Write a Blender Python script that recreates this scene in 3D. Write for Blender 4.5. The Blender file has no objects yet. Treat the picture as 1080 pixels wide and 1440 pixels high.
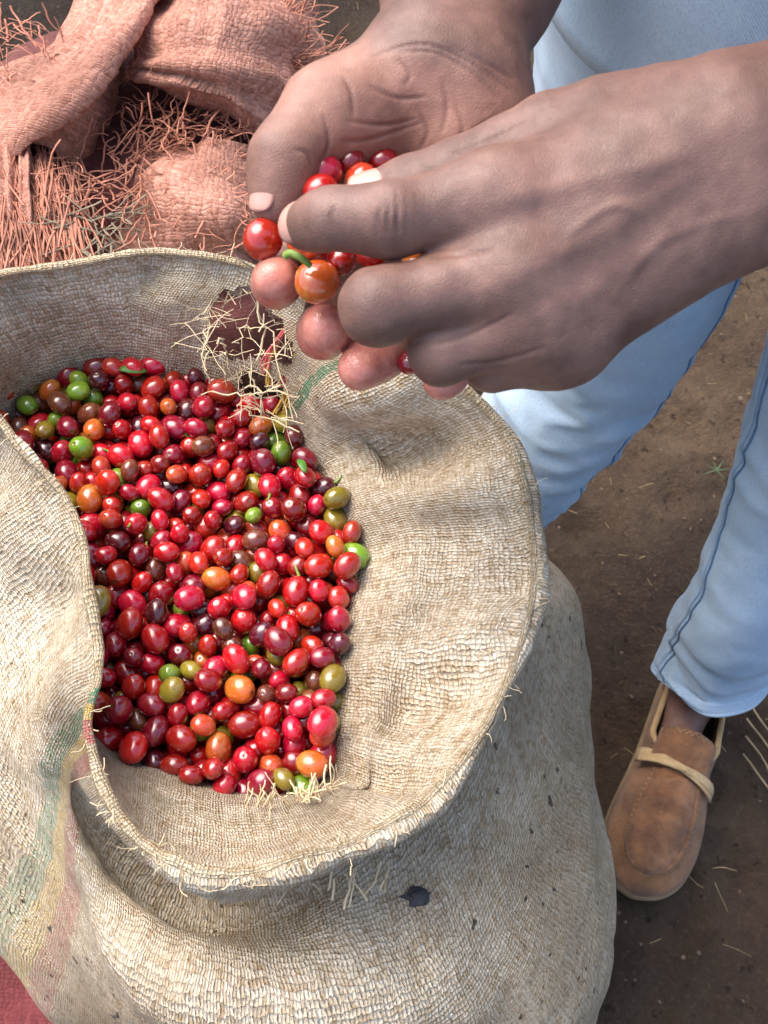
import bpy, bmesh, math, random
import numpy as np
from mathutils import Vector, Matrix

# ------------------------------------------------------------------ camera, world, sun, exposure
scene = bpy.context.scene
COL = scene.collection
CAM_H, PITCH, FPX = 1.12, math.radians(28), 1500.0
cd = bpy.data.cameras.new('camera'); cam = bpy.data.objects.new('camera', cd); COL.objects.link(cam)
cam.location = (0, 0, CAM_H); cam.rotation_euler = (PITCH, 0, 0)
cd.sensor_fit = 'VERTICAL'; cd.sensor_height = 36; cd.sensor_width = 27; cd.lens = FPX / 1440 * 36
cd.clip_start = 0.02; cd.clip_end = 200
cd.dof.use_dof = True; cd.dof.focus_distance = 0.60; cd.dof.aperture_fstop = 30
scene.camera = cam
scene.render.resolution_x, scene.render.resolution_y = 768, 1024

w = bpy.data.worlds.new('World'); scene.world = w; w.use_nodes = True
wn = w.node_tree.nodes; sky = wn.new('ShaderNodeTexSky'); sky.sky_type = 'NISHITA'; sky.sun_disc = False
SUN_EL, SUN_AZ = math.radians(60), math.radians(-50)      # azimuth from +Y, negative = towards -X
sky.sun_elevation = SUN_EL; sky.sun_rotation = SUN_AZ; sky.air_density = 1.0; sky.dust_density = 4.0; sky.ozone_density = 1.0
w.node_tree.links.new(sky.outputs[0], wn['Background'].inputs[0]); wn['Background'].inputs[1].default_value = 0.15
sd = bpy.data.lights.new('sun', 'SUN'); sd.energy = 1.5; sd.angle = math.radians(55); sd.color = (1, .95, .89)
sun = bpy.data.objects.new('sun', sd); COL.objects.link(sun)
sdir = Vector((math.sin(SUN_AZ) * math.cos(SUN_EL), math.cos(SUN_AZ) * math.cos(SUN_EL), math.sin(SUN_EL)))
sun.rotation_euler = sdir.to_track_quat('Z', 'Y').to_euler()
vs = scene.view_settings; vs.view_transform = 'Standard'; vs.look = 'None'; vs.gamma = 1; vs.exposure = 1.36

random.seed(7); RNG = np.random.default_rng(7)

# ------------------------------------------------------------------ helpers
CT, ST = math.cos(PITCH), math.sin(PITCH)
def ray(px, py):
    u, v = (px - 540) / FPX, (py - 720) / FPX
    return np.array([u, -v * CT + ST, -v * ST - CT])
def atd(px, py, d): return np.array([0, 0, CAM_H]) + ray(px, py) * d          # a place at a given distance
def at(px, py, z):
    r = ray(px, py); return np.array([0, 0, CAM_H]) + r * ((z - CAM_H) / r[2])  # a place at a given height
def proj(P):
    P = np.asarray(P, float).reshape(-1, 3) - np.array([0, 0, CAM_H])
    yc = P[:, 1] * CT + P[:, 2] * ST; d = P[:, 1] * ST - P[:, 2] * CT
    return 540 + FPX * P[:, 0] / d, 720 - FPX * yc / d, d
def lin(r, g, b):
    f = lambda c: (c / 12.92 if c <= .04045 else ((c + .055) / 1.055) ** 2.4)
    return (f(r / 255), f(g / 255), f(b / 255), 1)

def hash3(i, j, k):
    n = (i.astype(np.int64) * 374761393 + j.astype(np.int64) * 668265263 + k.astype(np.int64) * 2147483647) & 0xffffffff
    n = ((n ^ (n >> 13)) * 1274126177) & 0xffffffff
    n = n ^ (n >> 16)
    return (n & 0xffff) / 32767.5 - 1
def vnoise(P, s):
    Q = np.asarray(P) * s; I = np.floor(Q).astype(np.int64); F = Q - I; F = F * F * (3 - 2 * F)
    r = 0
    for a in (0, 1):
        for b in (0, 1):
            for c in (0, 1):
                wgt = (F[:, 0] if a else 1 - F[:, 0]) * (F[:, 1] if b else 1 - F[:, 1]) * (F[:, 2] if c else 1 - F[:, 2])
                r = r + wgt * hash3(I[:, 0] + a, I[:, 1] + b, I[:, 2] + c)
    return r
def fbm(P, s, o=4):
    r = 0; a = 1
    for _ in range(o): r = r + a * vnoise(P, s); s *= 2.03; a *= .5
    return r
def sstep(x, a, b):
    t = np.clip((x - a) / (b - a), 0, 1); return t * t * (3 - 2 * t)

def tag(o, label=None, cat=None, group=None, kind=None):
    if label: o['label'] = label
    if cat: o['category'] = cat
    if group: o['group'] = group
    if kind: o['kind'] = kind
    return o
def empty(name, loc=(0, 0, 0)):
    o = bpy.data.objects.new(name, None); o.location = loc; o.empty_display_size = .02; COL.objects.link(o); return o
def link(name, me, mats, parent=None, smooth=True):
    o = bpy.data.objects.new(name, me); COL.objects.link(o)
    for m in (mats if isinstance(mats, (list, tuple)) else [mats]):
        if m.name not in [x.name for x in me.materials if x]: me.materials.append(m)
    if smooth: me.polygons.foreach_set('use_smooth', [True] * len(me.polygons))
    if parent:
        o.parent = parent; o.matrix_parent_inverse = Matrix.Translation(parent.location).inverted()
    return o
def mesh(name, V, F, uv=None):
    me = bpy.data.meshes.new(name); V = np.asarray(V, float)
    F = np.asarray(F)
    me.vertices.add(len(V)); me.vertices.foreach_set('co', V.ravel())
    k = F.shape[1]
    me.loops.add(F.size); me.loops.foreach_set('vertex_index', F.ravel().astype(np.int32))
    me.polygons.add(len(F)); me.polygons.foreach_set('loop_start', np.arange(0, F.size, k, dtype=np.int32))
    me.update(calc_edges=True); me.validate()
    if uv is not None:
        l = me.uv_layers.new(name='UVMap'); idx = np.zeros(len(me.loops), np.int32); me.loops.foreach_get('vertex_index', idx)
        l.data.foreach_set('uv', np.asarray(uv, float)[idx].ravel())
    return me
def attr(me, name, vals):
    a = me.attributes.new(name, 'FLOAT', 'POINT'); a.data.foreach_set('value', np.asarray(vals, np.float32))
def grid_faces(n, m, wrap_n=False, wrap_m=False):
    i, j = np.meshgrid(np.arange(n if wrap_n else n - 1), np.arange(m if wrap_m else m - 1), indexing='ij')
    i2, j2 = (i + 1) % n, (j + 1) % m
    return np.stack([i * m + j, i2 * m + j, i2 * m + j2, i * m + j2], -1).reshape(-1, 4)
def catmull(P, n, closed=False, uniform=True):
    P = np.asarray(P, float); k = len(P)
    t = np.linspace(0, k if closed else k - 1, n, endpoint=not closed)
    i = np.floor(t).astype(int)
    if not closed: i = np.minimum(i, k - 2)
    f = (t - i).reshape((-1,) + (1,) * (P.ndim - 1))
    g = (lambda a: P[a % k]) if closed else (lambda a: P[np.clip(a, 0, k - 1)])
    p0, p1, p2, p3 = g(i - 1), g(i), g(i + 1), g(i + 2)
    return .5 * (2 * p1 + (p2 - p0) * f + (2 * p0 - 5 * p1 + 4 * p2 - p3) * f ** 2 + (3 * p1 - p0 - 3 * p2 + p3) * f ** 3)
def normals_grid(G, wrap):
    if wrap: du = np.roll(G, -1, 0) - np.roll(G, 1, 0)
    else: du = np.gradient(G, axis=0)
    dv = np.gradient(G, axis=1); n = np.cross(du, dv); return n / (np.linalg.norm(n, axis=-1, keepdims=True) + 1e-12)
def tubes(lines, radii, sides=3, flat=1.0):
    """many polylines as thin tubes in one vertex/face list; flat < 1 gives ribbons"""
    V, F = [], []; base = 0
    for L, r in zip(lines, radii):
        L = np.asarray(L, float); n = len(L)
        T = np.gradient(L, axis=0); T /= np.linalg.norm(T, axis=1, keepdims=True) + 1e-9
        ref = np.array([.3, .2, 1.]) if abs(T[0][2]) < .9 else np.array([1., 0, 0])
        A = np.cross(T, ref); A /= np.linalg.norm(A, axis=1, keepdims=True) + 1e-9; B = np.cross(T, A)
        rr = (np.full(n, r) if np.isscalar(r) else np.asarray(r))[:, None, None]
        an = np.linspace(0, 2 * np.pi, sides, endpoint=False)
        R = L[:, None, :] + rr * (np.cos(an)[None, :, None] * A[:, None, :] + flat * np.sin(an)[None, :, None] * B[:, None, :])
        V.append(R.reshape(-1, 3)); F.append(grid_faces(n, sides, False, True) + base); base += n * sides
    return np.concatenate(V), np.concatenate(F)

# ------------------------------------------------------------------ materials
class NT:
    def __init__(s, name):
        s.m = bpy.data.materials.new(name); s.m.use_nodes = True; s.t = s.m.node_tree; s.n = s.t.nodes
        s.b = s.n['Principled BSDF']; s.out = s.n['Material Output']
    def put(s, sock, v):
        if isinstance(v, bpy.types.NodeSocket): s.t.links.new(v, sock)
        else: sock.default_value = v
    def math(s, op, a, b=0.0, c=None, clamp=False):
        n = s.n.new('ShaderNodeMath'); n.operation = op; n.use_clamp = clamp; s.put(n.inputs[0], a); s.put(n.inputs[1], b)
        if c is not None: s.put(n.inputs[2], c)
        return n.outputs[0]
    def mix(s, f, a, b, blend='MIX'):
        n = s.n.new('ShaderNodeMix'); n.data_type = 'RGBA'; n.blend_type = blend; s.put(n.inputs[0], f); s.put(n.inputs[6], a); s.put(n.inputs[7], b); return n.outputs[2]
    def noise(s, scale, detail=3, rough=.55, vec=None, dist=0):
        n = s.n.new('ShaderNodeTexNoise'); n.inputs['Scale'].default_value = scale; n.inputs['Detail'].default_value = detail
        n.inputs['Roughness'].default_value = rough; n.inputs['Distortion'].default_value = dist
        if vec is not None: s.put(n.inputs['Vector'], vec)
        return n.outputs[0]
    def white(s, vec):
        n = s.n.new('ShaderNodeTexWhiteNoise'); n.noise_dimensions = '3D'; s.put(n.inputs['Vector'], vec); return n.outputs[0]
    def comb(s, x, y, z=0.0):
        n = s.n.new('ShaderNodeCombineXYZ'); s.put(n.inputs[0], x); s.put(n.inputs[1], y); s.put(n.inputs[2], z); return n.outputs[0]
    def sep(s, v):
        n = s.n.new('ShaderNodeSeparateXYZ'); s.put(n.inputs[0], v); return n.outputs
    def coord(s, which): return s.n.new('ShaderNodeTexCoord').outputs[which]
    def pos(s): return s.n.new('ShaderNodeNewGeometry').outputs['Position']
    def attr(s, name):
        n = s.n.new('ShaderNodeAttribute'); n.attribute_name = name; return n.outputs['Fac']
    def rng(s, v, a, b, c=0.0, d=1.0, smooth=False):
        n = s.n.new('ShaderNodeMapRange'); n.interpolation_type = 'SMOOTHSTEP' if smooth else 'LINEAR'; n.clamp = True
        s.put(n.inputs[0], v); n.inputs[1].default_value = a; n.inputs[2].default_value = b; n.inputs[3].default_value = c; n.inputs[4].default_value = d; return n.outputs[0]
    def bump(s, h, strength=.5, dist=.001, normal=None):
        n = s.n.new('ShaderNodeBump'); n.inputs['Strength'].default_value = strength; n.inputs['Distance'].default_value = dist; s.put(n.inputs['Height'], h)
        if normal is not None: s.put(n.inputs['Normal'], normal)
        return n.outputs[0]
    def set(s, **k):
        for a, v in k.items(): s.put(s.b.inputs[a.replace('_', ' ')], v)
        return s.m
def plain(name, col, rough=.7, var=.25, scale=80, bump=.2, bdist=.001, **kw):
    t = NT(name); p = t.coord('Object'); n = t.noise(scale, 4, .6, p)
    t.set(Base_Color=t.mix(t.rng(n, .3, .7, 0, 1), tuple(c * (1 - var) for c in col[:3]) + (1,), tuple(min(1, c * (1 + var)) for c in col[:3]) + (1,)), Roughness=rough,
          Normal=t.bump(t.noise(scale * 3, 3, .6, p), bump, bdist), **kw)
    return t.m

vr = .2
def weave_mat(name, light, mid, dark, cu, cv, dirt=None, stripes=None, gaps=.20, bstr=1.0):
    """plain weave of flat fibre strips, cells cu x cv metres on the UV map (metres)"""
    t = NT(name); uv = t.coord('UV'); x, y, _ = t.sep(uv); P = t.pos()
    n1 = t.math('SUBTRACT', t.noise(70, 2, .5, P), .5); n2 = t.math('SUBTRACT', t.noise(75, 2, .5, t.comb(y, x, 3.1)), .5)
    n3 = t.math('SUBTRACT', t.noise(420, 2, .5, P), .5); n4 = t.math('SUBTRACT', t.noise(400, 2, .5, t.comb(y, x, 1.7)), .5)
    U = t.math('ADD', t.math('ADD', t.math('DIVIDE', x, cu), t.math('MULTIPLY', n1, 2.4)), t.math('MULTIPLY', n3, .8))
    V = t.math('ADD', t.math('ADD', t.math('DIVIDE', y, cv), t.math('MULTIPLY', n2, 2.4)), t.math('MULTIPLY', n4, .8))
    fu, fv = t.math('FRACT', U), t.math('FRACT', V); iu, iv = t.math('FLOOR', U), t.math('FLOOR', V)
    par = t.math('GREATER_THAN', t.math('FLOORED_MODULO', t.math('ADD', iu, iv), 2.0), .5)
    def para(f): 
        a = t.math('SUBTRACT', t.math('MULTIPLY', f, 2.0), 1.0); return t.math('SUBTRACT', 1.0, t.math('MULTIPLY', a, a))
    hu, hv = para(fu), para(fv)
    warp = t.math('MULTIPLY', t.math('POWER', hu, .6), t.math('ADD', .45, t.math('MULTIPLY', hv, .55)))
    weft = t.math('MULTIPLY', t.math('POWER', hv, .6), t.math('ADD', .45, t.math('MULTIPLY', hu, .55)))
    h = t.math('ADD', t.math('MULTIPLY', warp, par), t.math('MULTIPLY', weft, t.math('SUBTRACT', 1.0, par)))
    cell = t.white(t.comb(iu, iv, 0.0)); strand = t.white(t.comb(t.math('MULTIPLY', iu, par), t.math('MULTIPLY', iv, t.math('SUBTRACT', 1.0, par)), 5.0))
    fib = t.noise(1.0, 3, .6, t.comb(t.math('MULTIPLY', x, 1400), t.math('MULTIPLY', y, 1400), 0.0))
    blot = t.noise(170, 3, .65, P)
    val = t.math('ADD', t.math('MULTIPLY', cell, .16), t.math('ADD', t.math('MULTIPLY', strand, .26), t.math('ADD', t.math('MULTIPLY', fib, .42), t.math('MULTIPLY', t.math('SUBTRACT', blot, .36), .8))))
    col = t.mix(t.rng(val, .30, .70), mid, light)
    col = t.mix(t.rng(val, .30, .05), col, dark)
    if stripes:
        br = t.math('GREATER_THAN', t.math('ADD', t.math('MULTIPLY', cell, .7), t.math('MULTIPLY', t.noise(22, 3, .6, P), .75)), .52)
        jx = t.math('ADD', t.math('ADD', x, t.math('MULTIPLY', n1, .012)), t.math('MULTIPLY', t.math('MAXIMUM', t.math('SUBTRACT', y, vr + .03), 0.0), .15))
        for (a, b, v0, v1, c) in stripes:
            m = t.math('MULTIPLY', t.math('GREATER_THAN', jx, a), t.math('LESS_THAN', jx, b))
            m = t.math('MULTIPLY', m, t.math('MULTIPLY', t.math('GREATER_THAN', y, v0), t.math('LESS_THAN', y, v1)))
            col = t.mix(t.math('MULTIPLY', t.math('MULTIPLY', m, br), t.rng(y, vr - .01, vr + .12, .85, .38)), col, c)
    big = t.noise(9, 4, .65, P)
    col = t.mix(t.rng(big, .42, .70, .0, .55), col, dark)
    if dirt is not None:
        z = t.sep(P)[2]
        g = t.math('MULTIPLY', t.rng(z, .60, .50), t.math('ADD', .40, t.math('MULTIPLY', t.rng(t.noise(14, 5, .7, P), .35, .65), .6)))
        col = t.mix(t.math('MULTIPLY', g, .62), col, dirt)
        sp = t.math('MULTIPLY', t.rng(t.noise(120, 2, .5, P), .69, .73), t.rng(z, .60, .54))
        col = t.mix(t.math('MULTIPLY', sp, .85), col, lin(38, 34, 32))
        st = t.math('MULTIPLY', t.rng(t.noise(230, 3, .7, P), .58, .70), t.rng(z, .62, .52))
        col = t.mix(t.math('MULTIPLY', st, .6), col, lin(92, 78, 62))
    hb = t.math('ADD', h, t.math('MULTIPLY', fib, .6))
    t.set(Base_Color=col, Roughness=.75, Normal=t.bump(hb, bstr, .0016)); t.b.inputs['Specular IOR Level'].default_value = .25
    if gaps:
        tr = t.n.new('ShaderNodeBsdfTransparent'); mx = t.n.new('ShaderNodeMixShader')
        t.put(mx.inputs[0], t.math('LESS_THAN', t.math('ADD', h, t.math('MULTIPLY', cell, .12)), gaps))
        t.t.links.new(t.b.outputs[0], mx.inputs[1]); t.t.links.new(tr.outputs[0], mx.inputs[2]); t.t.links.new(mx.outputs[0], t.out.inputs[0])
    return t.m

def ground_mat():
    t = NT('dirt'); P = t.pos(); a = t.noise(3.2, 5, .65, P); b = t.noise(26, 6, .7, P); c = t.noise(190, 4, .7, P); x, y, z = t.sep(P)
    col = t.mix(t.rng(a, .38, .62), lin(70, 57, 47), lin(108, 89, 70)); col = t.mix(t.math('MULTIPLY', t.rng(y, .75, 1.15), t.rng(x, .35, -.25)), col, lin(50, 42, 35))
    col = t.mix(t.rng(b, .45, .7, 0, .7), col, lin(58, 46, 38))
    col = t.mix(t.rng(c, .55, .80, 0, .5), col, lin(138, 118, 94))
    col = t.mix(t.rng(t.noise(60, 3, .6, P), .62, .70, 0, .8), col, lin(46, 37, 31))
    t.set(Base_Color=col, Roughness=.93, Normal=t.bump(t.math('ADD', t.noise(45, 7, .78, P), t.math('MULTIPLY', c, .5)), 1.0, .014)); t.b.inputs['Specular IOR Level'].default_value = .2
    return t.m
def skin_mat():
    t = NT('skin'); P = t.pos(); pm = t.attr('palm'); tip = t.attr('pad')
    n = t.noise(55, 4, .6, P); n2 = t.noise(240, 3, .6, P)
    back = t.mix(t.rng(n, .3, .7), lin(96, 69, 60), lin(128, 96, 85))
    palm = t.mix(t.rng(n, .3, .7), lin(136, 96, 81), lin(172, 127, 109))
    pad = t.mix(t.rng(n2, .3, .7), lin(186, 112, 97), lin(206, 138, 122))
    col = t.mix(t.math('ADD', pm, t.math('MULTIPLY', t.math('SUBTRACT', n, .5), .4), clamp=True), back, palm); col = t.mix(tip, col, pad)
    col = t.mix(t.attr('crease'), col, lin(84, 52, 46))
    vo = t.n.new('ShaderNodeTexVoronoi'); vo.feature = 'DISTANCE_TO_EDGE'; vo.inputs['Scale'].default_value = 850; t.put(vo.inputs['Vector'], P)
    hgt = t.math('ADD', t.rng(vo.outputs[0], 0, .18), t.math('MULTIPLY', n2, .8))
    t.set(Base_Color=col, Roughness=t.math('SUBTRACT', t.rng(n2, .3, .7, .46, .60), t.math('MULTIPLY', tip, .36)), Normal=t.bump(hgt, .20, .0006))
    t.b.inputs['Subsurface Weight'].default_value = .12; t.b.inputs['Subsurface Radius'].default_value = (.006, .0025, .0015); t.b.inputs['Subsurface Scale'].default_value = .6
    return t.m
def denim_mat():
    t = NT('denim'); uv = t.coord('UV'); x, y, _ = t.sep(uv); P = t.pos()
    tw = t.math('SINE', t.math('MULTIPLY', t.math('ADD', x, y), 2 * math.pi / .0016)); a = t.noise(12, 5, .6, P); s = t.noise(1, 3, .6, t.comb(t.math('MULTIPLY', x, 900), t.math('MULTIPLY', y, 90)))
    col = t.mix(t.rng(a, .3, .7), lin(130, 153, 175), lin(171, 190, 205))
    col = t.mix(t.rng(s, .35, .7, 0, .45), col, lin(168, 194, 216)); col = t.mix(t.rng(t.noise(900, 3, .6, P), .45, .70, 0, .40), col, lin(96, 124, 154))
    t.set(Base_Color=col, Roughness=.85, Normal=t.bump(t.math('ADD', t.math('MULTIPLY', tw, .3), t.noise(350, 3, .7, P)), .35, .0008)); t.b.inputs['Sheen Weight'].default_value = .15
    return t.m
def suede_mat(name, c1, c2, c3, sc=120):
    t = NT(name); P = t.coord('Object'); a = t.noise(30, 5, .65, P); b = t.noise(sc * 4, 4, .7, P)
    col = t.mix(t.rng(a, .35, .65), c1, c2); col = t.mix(t.rng(b, .5, .75, 0, .55), col, c3)
    t.set(Base_Color=col, Roughness=.85, Normal=t.bump(t.math('ADD', t.noise(90, 5, .7, P), t.math('MULTIPLY', b, .5)), 1.0, .004)); t.b.inputs['Sheen Weight'].default_value = .2
    return t.m
def cherry_mat(name, base, blush, amt, speck=(60, 25, 20)):
    t = NT(name); P = t.coord('Object'); oi = t.n.new('ShaderNodeObjectInfo').outputs['Random']
    x, y, z = t.sep(P)
    off = t.n.new('ShaderNodeVectorMath'); off.operation = 'ADD'; t.put(off.inputs[0], P); t.put(off.inputs[1], t.comb(t.math('MULTIPLY', oi, 7.0), t.math('MULTIPLY', oi, 3.0), oi))
    n = t.noise(1.3, 3, .6, off.outputs[0]); n2 = t.noise(6, 3, .6, off.outputs[0])
    g = t.math('ADD', t.math('MULTIPLY', x, -.45), t.math('MULTIPLY', t.math('SUBTRACT', n, .5), 2.6))
    col = t.mix(t.math('MULTIPLY', t.rng(g, -.1, .9, 0, 1, True), amt), base, blush)
    hs = t.n.new('ShaderNodeHueSaturation'); t.put(hs.inputs['Color'], col); t.put(hs.inputs['Hue'], t.rng(oi, 0, 1, .495, .511)); t.put(hs.inputs['Value'], t.rng(t.math('FRACT', t.math('MULTIPLY', oi, 13.7)), 0, 1, .6, 1.1))
    col = t.mix(t.rng(n2, .60, .70, 0, .6), hs.outputs[0], lin(*speck))
    rr = t.math('SQRT', t.math('ADD', t.math('MULTIPLY', y, y), t.math('MULTIPLY', z, z)))
    col = t.mix(t.math('MULTIPLY', t.math('MULTIPLY', t.rng(rr, .20, .13), t.math('GREATER_THAN', x, .8)), .8), col, lin(112, 72, 44))
    t.set(Base_Color=col, Roughness=t.rng(n, .3, .7, .10, .42), Normal=t.bump(n2, .06, .0006))
    t.b.inputs['Coat Weight'].default_value = 1.0; t.b.inputs['Coat Roughness'].default_value = .05; t.b.inputs['Specular IOR Level'].default_value = .55
    t.b.inputs['Subsurface Weight'].default_value = .0
    return t.m

M = {}
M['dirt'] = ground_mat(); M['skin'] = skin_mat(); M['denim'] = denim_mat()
M['fibre'] = plain('straw_fibre', lin(196, 172, 132), .7, .3, 60); M['fibre_pale'] = plain('pale_fibre', lin(224, 208, 176), .7, .2, 60)
M['sack_fibre'] = plain('sack_fibre', lin(206, 186, 150), .75, .3, 60); M['coral_fibre'] = plain('coral_fibre', lin(172, 112, 88), .75, .5, 25)
M['stem'] = plain('green_stem', lin(122, 148, 62), .5, .3, 200); M['leaf'] = plain('leaf_green', lin(78, 128, 48), .45, .3, 90)
M['sprig'] = plain('sprig', lin(66, 82, 52), .6, .3, 90); M['stitch'] = plain('navy_stitch', lin(84, 112, 146), .8, .2, 300); M['hem_light'] = plain('hem_light', lin(168, 192, 214), .85, .2, 200)
M['nail'] = NT('nail').set(Base_Color=lin(196, 150, 136), Roughness=.25); M['straw'] = plain('straw', lin(150, 128, 92), .8, .35, 30)
M['stone'] = plain('stone', lin(98, 80, 64), .9, .3, 60); M['charcoal'] = plain('charcoal', lin(42, 42, 46), .6, .3, 200)
M['suede'] = suede_mat('suede', lin(96, 62, 38), lin(164, 114, 74), lin(60, 37, 22)); M['leather'] = suede_mat('leather', lin(112, 74, 44), lin(158, 112, 70), lin(84, 54, 32))
M['strap'] = suede_mat('strap_leather', lin(186, 150, 98), lin(214, 182, 132), lin(150, 112, 68)); M['sole'] = plain('sole_rubber', lin(134, 112, 84), .8, .2, 60)
M['insole'] = plain('insole', lin(38, 32, 30), .9, .2, 60); M['shirt'] = plain('shirt_cotton', lin(88, 92, 100), .9, .15, 60); M['hair'] = plain('hair', lin(24, 20, 19), .9, .3, 300, .8, .003)

# ------------------------------------------------------------------ ground
n = 420; s = np.linspace(-1, 1, n); m_ = np.sinh(s * 4.6) / math.sinh(4.6) * 30
X, Y = np.meshgrid(m_ + .25, m_ + .55, indexing='ij'); P = np.stack([X.ravel(), Y.ravel(), np.zeros(X.size)], 1)
near = np.exp(-((P[:, 0] - .2) ** 2 + (P[:, 1] - .5) ** 2) / 6)
P[:, 2] = (fbm(P, 4, 3) * .008 + fbm(P, 17, 4) * .010 - np.abs(fbm(P, 26, 3)) * .010 + np.maximum(0, fbm(P + 9, 11, 3) - .35) * -.02) * near - .006
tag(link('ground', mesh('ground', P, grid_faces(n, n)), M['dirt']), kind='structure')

# ------------------------------------------------------------------ beige coffee sack
Z_C, Z_N = .600, .565
# (rim px, rim py, rim z, contact px, contact py, neck px, neck py or None)
ST_ = [(-120,500,.682,-150,560,None),(-50,565,.680,-110,600,None),(0,597,.672,-60,640,None),(60,660,.665,0,700,None),(112,740,.660,60,770,None),
 (130,840,.657,85,860,None),(138,945,.655,95,950,None),(125,1005,.655,100,1005,None),(135,1065,.655,135,1030,(85,1115)),(165,1135,.655,165,1052,(140,1195)),
 (215,1195,.655,220,1077,(195,1268)),(290,1230,.655,290,1100,(270,1312)),(380,1222,.655,350,1114,(350,1300)),(470,1195,.655,405,1114,(432,1240)),
 (560,1155,.655,440,1107,(520,1180)),(620,1105,.652,452,1067,(590,1120)),(680,1020,.648,465,1000,(650,1025)),(725,920,.645,476,920,(695,922)),
 (748,830,.645,488,845,(715,835)),(745,750,.648,505,765,(712,760)),(733,680,.655,482,715,(700,700)),(705,610,.663,452,670,(672,640)),
 (650,553,.672,425,630,(620,580)),(570,505,.680,400,597,(555,530)),(500,465,.678,365,575,(490,495)),(430,425,.676,330,557,None),
 (350,380,.674,280,537,None),(280,366,.674,215,522,None),(200,362,.674,150,510,None),(100,378,.674,80,510,None),(0,395,.675,0,547,None),(-80,430,.680,-90,560,None)]
BC = np.array([-.08, .20])
RTH = [(-180,.31),(-159,.258),(-137,.222),(-115,.235),(-90,.285),(-60,.335),(-30,.306),(0,.246),(28,.238),(60,.265),(90,.325),(135,.335),(180,.31)]
def RB_(a): return float(np.interp(math.degrees(a), [q[0] for q in RTH], [q[1] for q in RTH]))
cen = np.mean([at(a, b, z)[:2] for a, b, z, *_ in ST_], axis=0)
prof = []
for i, (rx, ry, rz, cx, cy, nk) in enumerate(ST_):
    R = at(rx, ry, rz); Cc = at(cx, cy, Z_C); inw = np.array([*(cen - Cc[:2]), 0]); inw /= np.linalg.norm(inw)
    ang = math.atan2(R[1] - cen[1], R[0] - cen[0]); od = np.array([math.cos(ang), math.sin(ang), 0])
    left = i <= 7 or i >= 31; back = i >= 23 and i <= 31
    ctr3 = np.array([BC[0], BC[1], 0]); BR = RB_(ang)
    B = lambda k, z: ctr3 + od * BR * k + np.array([0, 0, z])
    if nk is None:
        if back: N = R - od * .010; N[2] = .55
        else: N = R * .62 + B(.66, 0) * .38; N[2] = .622
    else:
        N = at(nk[0], nk[1], Z_N)
        zn = {8: .585, 9: .565}.get(i, .548)
        if i <= 14: N = at(nk[0], nk[1], zn)
        if i >= 20: N[2] -= .02
    if back: rest_ = [B(.66, .52), B(.82, .42), B(.93, .33), B(1.0, .20), B(.985, .08), B(.90, -.006)]
    elif left: rest_ = [R * .25 + B(.68, 0) * .75, B(.82, .47), B(.92, .36), B(1.0, .20), B(.985, .08), B(.90, -.006)]; rest_[0][2] = .562
    else:
        rN = np.linalg.norm(N[:2] - BC); k8 = max(.62, (rN + (.042 if i <= 14 else .018)) / BR); rest_ = [B(k8, .556 if 7 <= i <= 14 else .52), B(max(.80, k8 + .07), .46), B(.92, .35), B(1.0, .18), B(.985, .08), B(.90, -.006)]
    mid = (Cc + R) / 2; mid[2] = Z_C + (rz - Z_C) * (.42 if not back else .64)
    if i in (19, 20): mid[2] += .004
    pts = [Cc + inw * .03 + np.array([0, 0, -.09]), Cc + inw * .004 + np.array([0, 0, -.016]), Cc * .75 + R * .25 + np.array([0, 0, .0]), mid,
           R * .88 + Cc * .12 - np.array([0, 0, .001]), R + np.array([0, 0, .0035]), R + od * .005 + np.array([0, 0, -.003]), (R * .55 + N * .45) + np.array([0, 0, 0]), N] + rest_
    if left:  # the wall leans in over the fruit
        pts[2] = Cc + np.array([0, 0, .015]); pts[3] = (Cc * .5 + R * .5); pts[4] = R - np.array([0, 0, .006])
    prof.append(pts)
prof = np.array(prof)                                    # 32 x 15 x 3
for _ in range(2): prof[:, 7:] = prof[:, 7:] * .5 + (np.roll(prof, 1, 0) + np.roll(prof, -1, 0))[:, 7:] * .25
NS, NP = 720, 300
G = catmull(prof, NS, closed=True)                       # around
G = catmull(G.transpose(1, 0, 2), NP).transpose(1, 0, 2) # along the profile
seg = np.linalg.norm(np.diff(G, axis=1), axis=2).mean(0); vl = np.concatenate([[0], np.cumsum(seg)])
pi_ = np.linspace(0, 14, NP)                             # profile parameter
ul = np.arange(NS) / NS * 1.60
NRM = normals_grid(G, True)
PP = G.reshape(-1, 3); pp = np.tile(pi_, NS); ss = np.repeat(np.arange(NS) / NS * 32, NP)
coll = sstep(pp, 1.6, 2.6) * (1 - sstep(pp, 8.6, 9.6)); body = sstep(pp, 8.2, 9.2)
disp = fbm(PP, 14, 4) * .0035 * coll + fbm(PP + 5, 30, 3) * .0016 + fbm(PP + 3, 7, 3) * .006 * body
def bumpat(s0, p0, ws, wp, a, slant=0.0):
    ds = (ss - s0 - slant * (pp - p0) + 16) % 32 - 16
    return a * np.exp(-(ds / ws) ** 2 - ((pp - p0) / wp) ** 2)
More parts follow.
